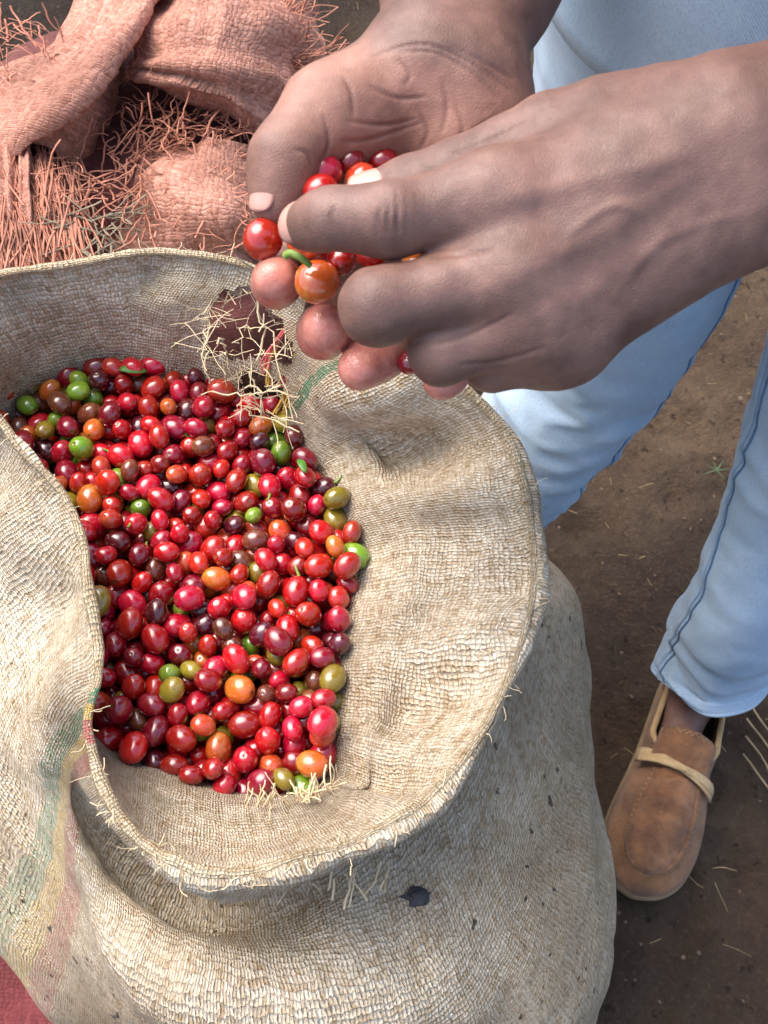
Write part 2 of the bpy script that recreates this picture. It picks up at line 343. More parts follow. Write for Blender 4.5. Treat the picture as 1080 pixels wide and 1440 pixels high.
# hand-placed folds: valleys and ridges seen on the collar and the shoulder
fold = bumpat(21.2, 2.9, .55, 1.1, -.012) + bumpat(19.9, 3.2, .6, 1.2, .009) + bumpat(18.2, 4.4, .5, .6, -.008) + bumpat(16.3, 3.0, .5, 1.2, -.011, .3) + bumpat(14.9, 2.6, .45, 1.3, -.012) \
     + bumpat(14.2, 3.3, .4, 1.2, .006) + bumpat(11.5, 3.2, 1.5, .8, -.006) + bumpat(29.2, 3.4, 1.2, .8, -.010) + bumpat(27.3, 3.2, .8, 1.0, .006) + bumpat(30.8, 3.1, .7, 1.0, .006) \
     + bumpat(11.2, 7.9, 2.3, .40, -.020) + bumpat(11.2, 8.7, 2.4, .34, .019) + bumpat(13.4, 8.4, .5, .5, .006) + bumpat(21.6, 2.4, .5, .9, -.008) + bumpat(22.6, 3.2, .6, 1.0, .008) + bumpat(17.2, 3.8, .6, .9, .008) + bumpat(4.5, 7.2, .5, .8, -.008) + bumpat(3.2, 7.4, .6, .8, .007) + bumpat(5.8, 7.6, .5, .9, .007)
sgn = -1.0
PD = PP + NRM.reshape(-1, 3) * ((disp * 1.25 + fold * 1.35) * sgn)[:, None]
# rolled hem: a wavy bead at the rim
hem = np.exp(-((pp - 5.1) / .35) ** 2); PD += NRM.reshape(-1, 3) * (hem * (fbm(PP, 40, 2) * .0022))[:, None]
PD[:, 2] = np.where(pp > 13.6, np.minimum(PD[:, 2], .004), PD[:, 2])
F = grid_faces(NS, NP, True, False)
# the torn hole in the back wall
HOLE = [(312,404),(345,410),(372,430),(398,452),(414,478),(411,512),(385,508),(340,502),(293,500),(286,468),(296,438)]
HOLE2 = [(335,527),(356,518),(380,524),(398,540),(408,566),(398,592),(380,586),(352,566),(334,548)]
def inpoly(x, y, poly):
    r = np.zeros(len(x), bool); k = len(poly)
    for i in range(k):
        x1, y1 = poly[i]; x2, y2 = poly[(i + 1) % k]
        c = ((y1 > y) != (y2 > y)) & (x < (x2 - x1) * (y - y1) / (y2 - y1 + 1e-9) + x1); r ^= c
    return r
fc = PD[F].mean(1); qx, qy, _d = proj(fc); jit = fbm(fc, 160, 2) * 7
fp = pp[F].mean(1)
kill = (inpoly(qx + jit, qy - jit, HOLE) & (fp > 1.5) & (fc[:, 2] > .50)) | (inpoly(qx + jit, qy - jit, HOLE2) & (fp > 1.0) & (fp < 4.5) & (fc[:, 2] > .56))
F = F[~kill]
uv = np.stack([np.repeat(ul, NP), np.tile(vl, NS)], 1)
vr = vl[np.argmin(abs(pi_ - 5.2))]
su = lambda k: k / 32 * 1.60
stripes = [(su(6.35), su(6.75), vr - .02, 9, lin(62, 148, 112)), (su(6.75), su(7.2), vr - .02, 9, lin(222, 184, 84)), (su(7.2), su(7.75), vr - .02, 9, lin(196, 92, 98)),
           (su(23.3), su(23.55), -1, vr, lin(96, 156, 118))]
M['hem_jute'] = weave_mat('woven_hem', lin(222, 204, 172), lin(186, 160, 122), lin(118, 88, 58), .0034, .0022, stripes=stripes, gaps=.12, bstr=1.0)
M['jute'] = weave_mat('woven_sack', lin(238, 224, 199), lin(188, 163, 128), lin(112, 84, 56), .0028, .0022, dirt=lin(158, 139, 110), gaps=.24, bstr=1.0, stripes=stripes)
sack = tag(empty('coffee_sack', (BC[0], BC[1], 0)), 'large open beige woven sack full of coffee cherries with its rim turned out', 'sack')
cl = link('cloth', mesh('sack_cloth', PD, F, uv), M['jute'], sack)
GR = PD.reshape(NS, NP, 3)
def on_sack(sta, p): return GR[int(round(sta / 32 * NS)) % NS, int(round(p / 14 * (NP - 1)))]
def nr_sack(sta, p): return NRM[int(round(sta / 32 * NS)) % NS, int(round(p / 14 * (NP - 1)))]
# frayed fibres at the rim, the hole edge and across the hole
def wisp(p, d, L, curl=.5, n=7, g=-.3):
    p = np.array(p, float); d = np.array(d, float); d /= np.linalg.norm(d) + 1e-9; out = [p.copy()]
    for k in range(n - 1):
        d = d + RNG.normal(0, curl / n * 1.8, 3) + np.array([0, 0, g / n]); d /= np.linalg.norm(d); p = p + d * L / (n - 1); out.append(p.copy())
    return out
lines, rad = [], []
for k in range(200):
    sta = RNG.uniform(0, 32); p = 5.1 + RNG.normal(0, .35); b = on_sack(sta, p); 
    lines.append(wisp(b, np.array([*RNG.normal(0, 1, 2), .25]) + .5 * np.array([*(b[:2] - cen), 0]) / .1, RNG.uniform(.004, .012), 1.2)); rad.append(RNG.uniform(.00016, .00034))
for sta, cnt in ((13.3, 26), (14.0, 12), (12.3, 14)):
    for k in range(cnt):
        b = on_sack(sta + RNG.normal(0, .25), 1.9 + RNG.normal(0, .1)) + np.array([0, 0, .006]); lines.append(wisp(b, [RNG.normal(0, .6), RNG.uniform(.1, 1), RNG.uniform(.3, 1)], RNG.uniform(.006, .015), .8)); rad.append(RNG.uniform(.00025, .0006))
hz = lambda x, y: at(x, y, .648)
HP = HOLE + [HOLE[0]]
for k in range(90):
    i = RNG.choice([8, 8, 9, 9, 10, 0, 7, 3, 4, 5, 6, 1]); f = RNG.random(); q = np.array(HP[i]) * (1 - f) + np.array(HP[i + 1]) * f
    b = hz(*q) + np.array([0, 0, .004]); c = hz(350, 460); L = RNG.uniform(.006, .026)
    lines.append(wisp(b, (c - b) / np.linalg.norm(c - b) * RNG.uniform(-.6, .8) + RNG.normal(0, .45, 3), L, .55, 9)); rad.append(RNG.uniform(.00015, .0004))
HP2 = HOLE2 + [HOLE2[0]]
for k in range(50):
    i = RNG.integers(0, len(HOLE2)); f = RNG.random(); q = np.array(HP2[i]) * (1 - f) + np.array(HP2[i + 1]) * f
    b = at(q[0], q[1], .622); lines.append(wisp(b, RNG.normal(0, 1, 3) + np.array([0, -.2, .2]), RNG.uniform(.008, .024), .5, 9)); rad.append(RNG.uniform(.0002, .0004))
for a, b, z0, z1 in (((300,440),(352,470),.65,.642),((360,405),(366,510),.655,.632),((366,440),(415,590),.65,.622),((310,480),(318,500),.645,.635),((330,478),(365,462),.645,.645),((365,464),(404,452),.645,.65),((288,470),(292,540),.645,.628),((350,520),(372,590),.63,.612),((285,555),(365,560),.618,.622),((340,580),(420,610),.612,.622),((398,540),(330,575),.63,.612),((372,520),(405,585),.63,.615),((340,545),(420,560),.622,.628)):
    A, B = at(*a, z0), at(*b, z1); L = [A * (1 - t) + B * t + RNG.normal(0, .0012, 3) + np.array([0, 0, .004 * math.sin(t * 3.1)]) for t in np.linspace(0, 1, 9)]
    lines.append(L); rad.append(RNG.uniform(.0004, .0008))
for k in range(16):
    q = (RNG.uniform(395, 560), RNG.uniform(1195, 1225)); b = at(q[0], q[1] + 12, .60); lines.append(wisp(b, [RNG.normal(0, .6), -1, RNG.uniform(-.3, .5)], RNG.uniform(.008, .022), .8)); rad.append(RNG.uniform(.0003, .0007))
V_, F_ = tubes(lines, rad, 4, .5); tag(link('frayed_fibre', mesh('frayed_fibre', V_, F_), M['sack_fibre'], sack), kind='stuff')
# the turned and stitched hem round the mouth
ph = int(5.15 / 14 * (NP - 1)); hl = GR[:, ph] + np.array([0, 0, -.0005]); k_ = 10; T_ = np.roll(hl, -1, 0) - np.roll(hl, 1, 0); T_ /= np.linalg.norm(T_, axis=1, keepdims=True)
A_ = np.cross(T_, np.array([0, 0, 1.])); A_ /= np.linalg.norm(A_, axis=1, keepdims=True); B_ = np.cross(T_, A_); an = np.linspace(0, 2 * np.pi, k_, endpoint=False)
rh = .0019 * (1 + .45 * vnoise(hl, 45) + .15 * vnoise(hl, 160)); HG = hl[:, None, :] + rh[:, None, None] * (np.cos(an)[None, :, None] * A_[:, None, :] * 1.25 + np.sin(an)[None, :, None] * B_[:, None, :])
uvh = np.stack([np.repeat(ul, k_), np.tile(an * .004 + vr, NS)], 1); link('hem', mesh('hem', HG.reshape(-1, 3), grid_faces(NS, k_, True, True), uvh), M['hem_jute'], sack)
# coloured threads hanging by the torn hole
for nm, colr, segs in (('pink_thread', lin(222, 110, 104), [((418,440),(378,500),(372,525)),((412,446),(384,488),(376,520)),((400,528),(392,540),(410,532))]),
                       ('yellow_thread', lin(218, 174, 84), [((405,460),(380,500),(378,540)),((418,500),(410,550),(396,590)),((414,510),(420,540),(405,575)),((410,530),(400,560),(388,580))]),
                       ('green_thread', lin(92, 158, 108), [((436,490),(430,530),(408,590)),((428,520),(424,545),(414,570))])):
    ls = []
    for sgm in segs:
        for k in range(3):
            ls.append(catmull([at(x + RNG.normal(0, 2.5), y + RNG.normal(0, 2), .662 - .0004 * max(0, y - 430) + RNG.normal(0, .001)) for x, y in sgm], 10))
    V_, F_ = tubes(ls, [.0007] * len(ls), 4, .6); link(nm, mesh(nm, V_, F_), plain(nm, colr, .6, .2, 200), sack)
# charcoal flake and dry crumb lying on the sack
def flake(name, px, py, z, r, mat, label, cat, flat=.35, grp=None):
    bm = bmesh.new(); bmesh.ops.create_icosphere(bm, subdivisions=2, radius=r); rq = random.Random(px)
    for v in bm.verts:
        k = 1 + .75 * vnoise(np.array([v.co[:]]) + px, 1.7 / r)[0]; k *= rq.uniform(.7, 1.2); v.co = (v.co.x * k, v.co.y * k * .75, v.co.z * flat)
    me = bpy.data.meshes.new(name); bm.to_mesh(me); bm.free(); o = link(name, me, mat, smooth=False); o.location = at(px, py, z); return tag(o, label, cat, grp)
def sack_hit(px, py):
    x, y, d = proj(PD[pp > 8.5]); i = np.argmin((x - px) ** 2 + (y - py) ** 2 + (d > .8) * 400); return PD[pp > 8.5][i]
def flake_on(name, px, py, r, label):
    h = sack_hit(px, py); o = flake(name, px, py, .5, r, M['charcoal'], label, 'charcoal'); o.location = h + np.array([0, 0, .0016]); return o
flake_on('charcoal_flake', 568, 1238, .0075, 'larger black charcoal flake lying on the shoulder of the beige sack')
flake_on('charcoal_flake', 535, 1212, .0038, 'small black charcoal crumb beside the larger flake on the beige sack')

# ------------------------------------------------------------------ coffee cherries in the sack
def cherry_mesh(k, seg=22, rings=14):
    V, F = [], []; r = np.random.default_rng(100 + k)
    th = np.linspace(0, np.pi, rings)
    for t in th:
        for a in np.linspace(0, 2 * np.pi, seg, endpoint=False):
            rad = math.sin(t); x = math.cos(t)
            rr = rad * (1 + .03 * math.sin(2 * a + k) + (.05 if k % 2 else 0) * math.cos(2 * a)); xx = x
            if t < .32: xx -= .10 * (1 - t / .32) ** 2            # blossom scar at +x
            if t > np.pi - .25: xx += .07 * (1 - (np.pi - t) / .25)   # stem dimple at -x
            V.append((xx * 1.2, rr * math.cos(a) * .97, rr * math.sin(a) * .96))
    V = np.array(V); V *= 1 + .02 * vnoise(V + 10 * k, 1.6)[:, None]
    return V, grid_faces(rings, seg, False, True)
CH = [cherry_mesh(k) for k in range(5)]
KINDS = {  # key: (base, blush, amount, weight, colour words)
 'bright': (lin(188, 14, 38), lin(200, 36, 46), .5, .42), 'deep': (lin(140, 12, 32), lin(164, 22, 38), .5, .28), 'maroon': (lin(78, 14, 26), lin(116, 22, 30), .5, .08),
 'scarlet': (lin(200, 48, 34), lin(212, 100, 46), .7, .11), 'orange': (lin(206, 92, 32), lin(212, 146, 56), .7, .05), 'olive': (lin(150, 132, 36), lin(140, 84, 36), .6, .055),
 'green': (lin(112, 148, 34), lin(160, 166, 50), .6, .028), 'brown': (lin(110, 52, 34), lin(140, 84, 44), .6, .06)}
WORDS = {'bright': 'bright red ripe', 'deep': 'deep crimson ripe', 'maroon': 'blackish overripe', 'scarlet': 'half ripe orange red', 'orange': 'plain orange', 'olive': 'olive yellow unripe', 'green': 'fresh green unripe', 'brown': 'dull brown'}
for k, v in KINDS.items(): M['ch_' + k] = cherry_mat('cherry_' + k, v[0], v[1], v[2])
loop = np.array([at(c[3], c[4], Z_C)[:2] for c in ST_]); loop = loop + (loop - cen) / np.linalg.norm(loop - cen, axis=1, keepdims=True) * np.array([.007 if (i >= 23 or i <= 8) else .0 for i in range(32)])[:, None]
lo, hi = loop.min(0), loop.max(0)
balls = np.zeros((0, 4)); RB = .0064
def top_z(x, y): return .610 + .009 * np.sin(x * 30 + 1) * np.cos(y * 22)
tries = 0
lp = [tuple(p) for p in loop]
while tries < 1700 and len(balls) < 1700:
    tries += 1; r = RB * RNG.uniform(.78, 1.14)
    c = RNG.uniform(lo, hi, (260, 2)); c = c[inpoly(c[:, 0], c[:, 1], lp)]
    if not len(c): continue
    z = np.full(len(c), .570)
    if len(balls):
        d2 = ((c[:, None, :] - balls[None, :, :2]) ** 2).sum(-1); R2 = (balls[None, :, 3] + r) ** 2
        zz = np.where(d2 < R2, balls[None, :, 2] + np.sqrt(np.maximum(R2 - d2, 0)), -1); z = np.maximum(z, zz.max(1))
    i = np.argmin(z)
    if z[i] > top_z(c[i, 0], c[i, 1]) - r * .4: continue
    balls = np.vstack([balls, [c[i, 0], c[i, 1], z[i], r]])
# which ones show: a small depth buffer of discs, minus what the leaning left wall hides
bx, by, bd = proj(balls[:, :3]); pr = FPX * balls[:, 3] / bd
gx, gy = np.meshgrid(np.arange(0, 520, 3), np.arange(480, 1130, 3), indexing='ij'); buf = np.full(gx.shape, 9.0); ids = np.full(gx.shape, -1)
for i in range(len(balls)):
    m = (gx - bx[i]) ** 2 + (gy - by[i]) ** 2 < pr[i] ** 2; dd = bd[i] - balls[i, 3] * .9 * np.sqrt(np.maximum(0, 1 - ((gx - bx[i]) ** 2 + (gy - by[i]) ** 2) / pr[i] ** 2)); m &= dd < buf
    buf[m] = dd[m]; ids[m] = i
hid = inpoly(gx.ravel(), gy.ravel(), [(-200, 500), (0, 597), (60, 660), (112, 740), (130, 840), (138, 945), (125, 1005), (130, 1130), (-200, 1130)]).reshape(gx.shape); ids[hid] = -1
cnt = np.bincount(ids[ids >= 0].ravel(), minlength=len(balls)); order = np.argsort(-cnt); single = set(order[:299][cnt[order[:299]] > 3].tolist())
keys = list(KINDS); wts = np.array([KINDS[k][3] for k in keys]); wts /= wts.sum()
shared = {}
def cherry_obj(k, mat, name='coffee_cherry'):
    key = (k, mat)
    if key not in shared:
        me = mesh('cherry', CH[k][0], CH[k][1]); me.materials.append(M[mat]); me.polygons.foreach_set('use_smooth', [True] * len(me.polygons)); shared[key] = me
    o = bpy.data.objects.new(name, shared[key]); COL.objects.link(o); return o
M['scar'] = plain('cherry_scar', lin(92, 62, 36), .8, .3, 500)
stuffV, stuffF, stuffM, base = [], [], [], 0
def rand_rot(tilt=.5):
    return Matrix.Rotation(RNG.uniform(0, 6.28), 3, 'Z') @ Matrix.Rotation(RNG.normal(0, tilt), 3, 'Y') @ Matrix.Rotation(RNG.uniform(0, 6.28), 3, 'X')
nstem = 0
for i, (x, y, z, r) in enumerate(balls):
    kd = keys[RNG.choice(len(keys), p=wts)]
    if bx[i] < 130 and by[i] < 720 and RNG.random() < .5: kd = ['olive', 'brown', 'green', 'orange'][RNG.integers(0, 4)]
    if bx[i] > 330 and by[i] > 760 and kd in ('maroon', 'brown') and RNG.random() < .6: kd = 'bright'
    k = int(RNG.integers(0, 5)); R3 = rand_rot(.8)
    if i in single:
        o = cherry_obj(k, 'ch_' + kd); o.location = (x, y, z); o.rotation_euler = R3.to_euler(); sc = r * RNG.uniform(.98, 1.05); o.scale = (sc, sc * RNG.uniform(.94, 1.02), sc)
        X_, Y_ = bx[i], by[i]
        zone = 'beside the inward leaning flap' if X_ < 175 and Y_ > 640 else 'below the torn hole' if X_ > 270 and Y_ < 640 else 'below the back wall' if Y_ < 600 else 'beside the wide flat flap' if X_ > 400 else 'by the striped hem' if Y_ > 950 and X_ < 270 else 'against the near rim' if Y_ > 990 else 'in the middle of the heap'
        size = 'large ' if r > RB * 1.08 else 'small ' if r < RB * .86 else ''
        tag(o, size + WORDS[kd] + ' coffee cherry ' + zone + ' in the sack', 'cherry', size + WORDS[kd] + ' cherries ' + zone)
        if RNG.random() < .10 and cnt[i] > 60:
            V_, F_ = tubes([wisp((-1.05, 0, 0), (-1, RNG.normal(0, .5), RNG.normal(0, .5)), RNG.uniform(.5, 1.1), .6, 6, 0)], [np.linspace(.13, .09, 6)], 6)
            st = link('stem', mesh('stem', V_, F_), M['stem']); st.parent = o
            o['label'] = size + WORDS[kd] + ' coffee cherry with green stem ' + zone; o['group'] = size + WORDS[kd] + ' stemmed cherries ' + zone
    else:
        V_ = CH[k][0] * r @ np.array(R3).T + np.array([x, y, z]); stuffV.append(V_); stuffF.append(CH[k][1] + base); base += len(V_); stuffM += [keys.index(kd)] * len(CH[k][1])
me = mesh('buried_cherries', np.concatenate(stuffV), np.concatenate(stuffF)); 
for k in keys: me.materials.append(M['ch_' + k])
me.polygons.foreach_set('material_index', np.array(stuffM, np.int32)); me.polygons.foreach_set('use_smooth', [True] * len(me.polygons))
o = bpy.data.objects.new('buried_cherries', me); COL.objects.link(o); tag(o, 'mass of half hidden coffee cherries packed below the top ones', 'cherries', kind='stuff')
print('cherries', len(balls), 'single', len(single))
# filling of the sack under the heap: keeps the bag solid
bed = np.array([[*(cen + (p - cen) * f), z] for f, z in ((1.06, .56), (.98, .553), (.5, .552), (.02, .552)) for p in loop])
link('cherry_bed', mesh('cherry_bed', bed, grid_faces(4, 32, False, True)), M['ch_maroon'], sack)
# cherry caught against the right flap
o = cherry_obj(1, 'ch_bright'); o.location = at(454, 1016, .616); o.scale = (.0072,) * 3; o.rotation_euler = (.3, .2, 1.1); tag(o, 'bright red coffee cherry resting alone on the edge of the wide flat flap', 'cherry')
# leaf scraps among the cherries
def leaf(px, py, z, L, wd, rz, label):
    n_ = 9; V = []
    for i in range(n_):
        t = i / (n_ - 1); ww = wd * math.sin(math.pi * min(1, t * .92 + .08)) ** .8
        for s_ in (-1, 0, 1): V.append((t * L - L / 2, s_ * ww, .3 * ww * abs(s_) + .12 * L * math.sin(t * 3)))
    o = link('leaf_scrap', mesh('leaf_scrap', V, grid_faces(n_, 3)), M['leaf']); o.location = at(px, py, z); o.rotation_euler = (.2, .3, rz); o.modifiers.new('s', 'SOLIDIFY').thickness = .0004; tag(o, label, 'leaf')
leaf(188, 521, .607, .016, .0028, .1, 'green leaf scrap at the back edge of the cherries under the cloth'); leaf(424, 655, .612, .012, .0022, 2.0, 'green leaf tip by the wide flat flap above the cherries')

# ------------------------------------------------------------------ crumpled red sack behind
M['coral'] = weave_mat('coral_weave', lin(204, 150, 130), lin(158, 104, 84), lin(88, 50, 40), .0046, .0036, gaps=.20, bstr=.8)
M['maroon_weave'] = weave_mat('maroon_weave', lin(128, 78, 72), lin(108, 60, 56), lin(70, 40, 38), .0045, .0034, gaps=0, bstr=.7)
rc = at(190, 205, .38)
red = tag(empty('red_sack', (rc[0], rc[1], 0)), 'crumpled torn coral red woven sack with frayed edges behind the beige sack', 'sack')
na, nb = 160, 60; a = np.linspace(0, 2 * np.pi, na, endpoint=False)
rows = []
for t in np.linspace(0, 1, nb):
    if t < .6: z = .36 * (t / .6); rr = .92 + .10 * math.sin(t / .6 * 2.6)
    else: q = (t - .6) / .4; z = .36 + .035 * math.sin(q * 1.57); rr = (.92 + .10 * math.sin(2.6)) * (1 - q)
    rows.append(np.stack([rc[0] + .245 * rr * np.cos(a), rc[1] + .215 * rr * np.sin(a), np.full(na, z)], 1))
Gd = np.array(rows).transpose(1, 0, 2); Pd = Gd.reshape(-1, 3).copy(); nn = normals_grid(Gd, True).reshape(-1, 3)
top = sstep(Pd[:, 2], .25, .36); Pd += nn * (fbm(Pd, 9, 4) * .012 + top * fbm(Pd + 2, 22, 3) * .012)[:, None]
uvd = np.stack([np.repeat(np.arange(na) / na * 1.5, nb), np.tile(np.linspace(0, .7, nb), na)], 1)
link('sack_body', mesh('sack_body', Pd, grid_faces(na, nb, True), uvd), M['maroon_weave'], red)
SH = {'left': [[(120,-60,.40),(190,-60,.455),(250,-60,.45),(300,-50,.40)],[(85,50,.41),(130,35,.46),(178,45,.475),(190,65,.42)],[(0,112,.39),(60,105,.455),(135,105,.475),(172,112,.41)],[(-60,170,.37),(10,165,.44),(90,165,.465),(142,182,.40)],[(-100,215,.35),(-20,218,.41),(60,214,.425),(116,238,.385)]],
      'right': [[(196,-70,.40),(300,-80,.44),(390,-50,.42),(450,10,.34)],[(184,25,.44),(280,20,.485),(370,35,.46),(450,75,.36)],[(176,86,.445),(260,88,.48),(350,105,.465),(425,138,.39)],[(180,106,.42),(250,126,.445),(338,156,.44),(392,202,.385)],[(200,112,.37),(262,130,.39),(340,165,.385),(384,214,.355)]],
      'front': [[(196,214,.385),(256,198,.415),(318,208,.42),(374,228,.37)],[(192,268,.385),(246,256,.43),(320,266,.44),(384,280,.38)],[(176,330,.37),(250,328,.415),(322,328,.43),(394,332,.38)],[(160,410,.32),(250,410,.35),(330,405,.36),(404,402,.33)]],
      'threads': [[(-90,205,.375),(0,212,.415),(60,222,.415),(118,242,.38)],[(-90,280,.375),(-5,280,.425),(58,282,.42),(112,292,.38)],[(-90,340,.36),(0,345,.405),(60,345,.41),(100,352,.37)],[(-90,420,.3),(0,420,.35),(60,420,.355),(108,420,.32)]],
      'inner': [[(118,232,.34),(170,150,.33),(230,150,.34),(330,190,.35)],[(112,290,.35),(170,200,.35),(230,195,.355),(300,215,.37)],[(95,350,.36),(150,260,.37),(200,240,.37),(250,250,.37)],[(90,420,.33),(150,340,.37),(190,330,.37),(240,330,.37)]]}
SHG = {}
for kx, (nm, g) in enumerate(SH.items()):
    C3 = np.array([[at(*q) for q in row] for row in g]); A = catmull(C3, 130); A = catmull(A.transpose(1, 0, 2), 130).transpose(1, 0, 2)
    Pv = A.reshape(-1, 3).copy(); nv = normals_grid(A, False).reshape(-1, 3); nv *= np.sign(nv[:, 2:3] + 1e-9)
    L1 = np.linalg.norm(A[-1, 65] - A[0, 65]); L2 = np.linalg.norm(A[65, -1] - A[65, 0])
    tt = np.repeat(np.linspace(0, 1, 130), 130); sg = np.tile(np.linspace(0, 1, 130), 130)
    dsp = fbm(Pv + kx, 9, 3) * .008 + fbm(Pv + kx, 45, 3) * .0014 + .005 * (1 - 2 * abs(vnoise(np.stack([sg * 5 + .6 * tt + kx, tt * 1.3, 0 * tt], 1), 1.0)))
    if nm == 'threads': dsp += .005 * np.sin(sg * 40 + 5 * vnoise(Pv, 10)) + .003 * np.sin(sg * 95 + 6 * vnoise(Pv, 8))
    if nm == 'left': dsp += .006 * np.sin(sg * 9 + tt * 3) 
    if nm == 'right': dsp += .004 * np.sin(tt * 26 + sg * 2)
    if nm == 'front': dsp += .007 * np.sin(tt * 9 - sg * 5)
    Pv += nv * dsp[:, None]; SHG[nm] = Pv.reshape(130, 130, 3)
    uvv = np.stack([sg * L2 * 1.15, tt * L1 * 1.15], 1)
    Fq = grid_faces(130, 130); cq = Pv[Fq].mean(1); edge = np.minimum.reduce([tt[Fq].mean(1), 1 - tt[Fq].mean(1), sg[Fq].mean(1), 1 - sg[Fq].mean(1)])
    Fq = Fq[edge + fbm(cq, 60, 3) * .03 > .012]
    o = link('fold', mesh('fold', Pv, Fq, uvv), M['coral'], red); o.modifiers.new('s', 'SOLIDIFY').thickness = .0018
lines, rad = [], []
def fr(px, py, z, dpx, dpy, dz, L, curl=.8, nn_=10):
    b = at(px, py, z); e = at(px + dpx, py + dpy, z) - b; e = e / (np.linalg.norm(e) + 1e-9); e[2] += dz; lines.append(wisp(b, e, L, curl, nn_, -.2)); rad.append(RNG.uniform(.00035, .0008))
for k in range(190): q = RNG.random(); fr(350 + 80 * q + RNG.normal(0, 14), 10 + 160 * q + RNG.normal(0, 16), .43 - .03 * q, 40 + 20 * RNG.normal(), 10 * RNG.normal() - 22 + 40 * q, RNG.uniform(-.1, .7), RNG.uniform(.03, .085), .9)
for k in range(130): fr(RNG.uniform(150, 345), RNG.uniform(150, 225), .42, RNG.normal(20, 45), RNG.normal(0, 24), RNG.uniform(-.1, .4), RNG.uniform(.025, .075), 2.2, 14)
for k in range(230): fr(RNG.uniform(-20, 112), RNG.uniform(195, 320), .425, RNG.normal(6, 7), 40, RNG.uniform(-.15, .05), RNG.uniform(.05, .12), .35, 12)
for k in range(60): fr(RNG.uniform(60, 220), RNG.uniform(210, 300), .425, RNG.normal(15, 30), RNG.normal(25, 20), RNG.uniform(0, .4), RNG.uniform(.02, .07), 1.0)
for k in range(50): fr(RNG.uniform(-10, 100), RNG.uniform(40, 120), .45, RNG.normal(-20, 20), RNG.normal(-14, 15), RNG.uniform(0, .5), RNG.uniform(.015, .045), 1.2)
for k in range(60): fr(RNG.uniform(190, 400), RNG.uniform(230, 350), .44, RNG.normal(0, 30), RNG.normal(15, 20), RNG.uniform(0, .3), RNG.uniform(.015, .04), 1.2)
V_, F_ = tubes(lines, [q * 1.5 for q in rad], 4, .14); tag(link('frayed_fibre', mesh('frayed_fibre', V_, F_), M['coral_fibre'], red), kind='stuff')
lines, rad = [], []
for k in range(46): b = at(RNG.uniform(88, 165), RNG.uniform(300, 352), .425); lines.append(wisp(b, [RNG.normal(0, 1), RNG.normal(0, .7), RNG.normal(0, .2)], RNG.uniform(.02, .05), .4, 6)); rad.append(RNG.uniform(.0005, .0014))
V_, F_ = tubes(lines, rad, 4, .3); o = link('dry_straw', mesh('dry_straw', V_, F_), plain('grey_straw', lin(132, 118, 96), .8, .3, 60)); tag(o, 'wisp of grey dry straw lodged in the red sack folds', 'straw', kind='stuff')

# red cloth on the floor at the lower left
gx, gy = np.meshgrid(np.linspace(-.72, .02, 90), np.linspace(-.42, .12, 70), indexing='ij'); Pt = np.stack([gx.ravel(), gy.ravel(), np.zeros(gx.size)], 1)
Pt[:, 2] = .012 + fbm(Pt, 7, 4) * .007 + .006
M['floor_red'] = weave_mat('floor_red', lin(118, 56, 56), lin(98, 42, 44), lin(66, 30, 32), .005, .004, gaps=0, bstr=.6)
o = link('red_floor_cloth', mesh('red_floor_cloth', Pt, grid_faces(90, 70), Pt[:, :2]), M['floor_red']); tag(o, 'dusty red woven cloth spread on the ground beneath the beige sack', 'cloth')
o.modifiers.new('s', 'SOLIDIFY').thickness = .003

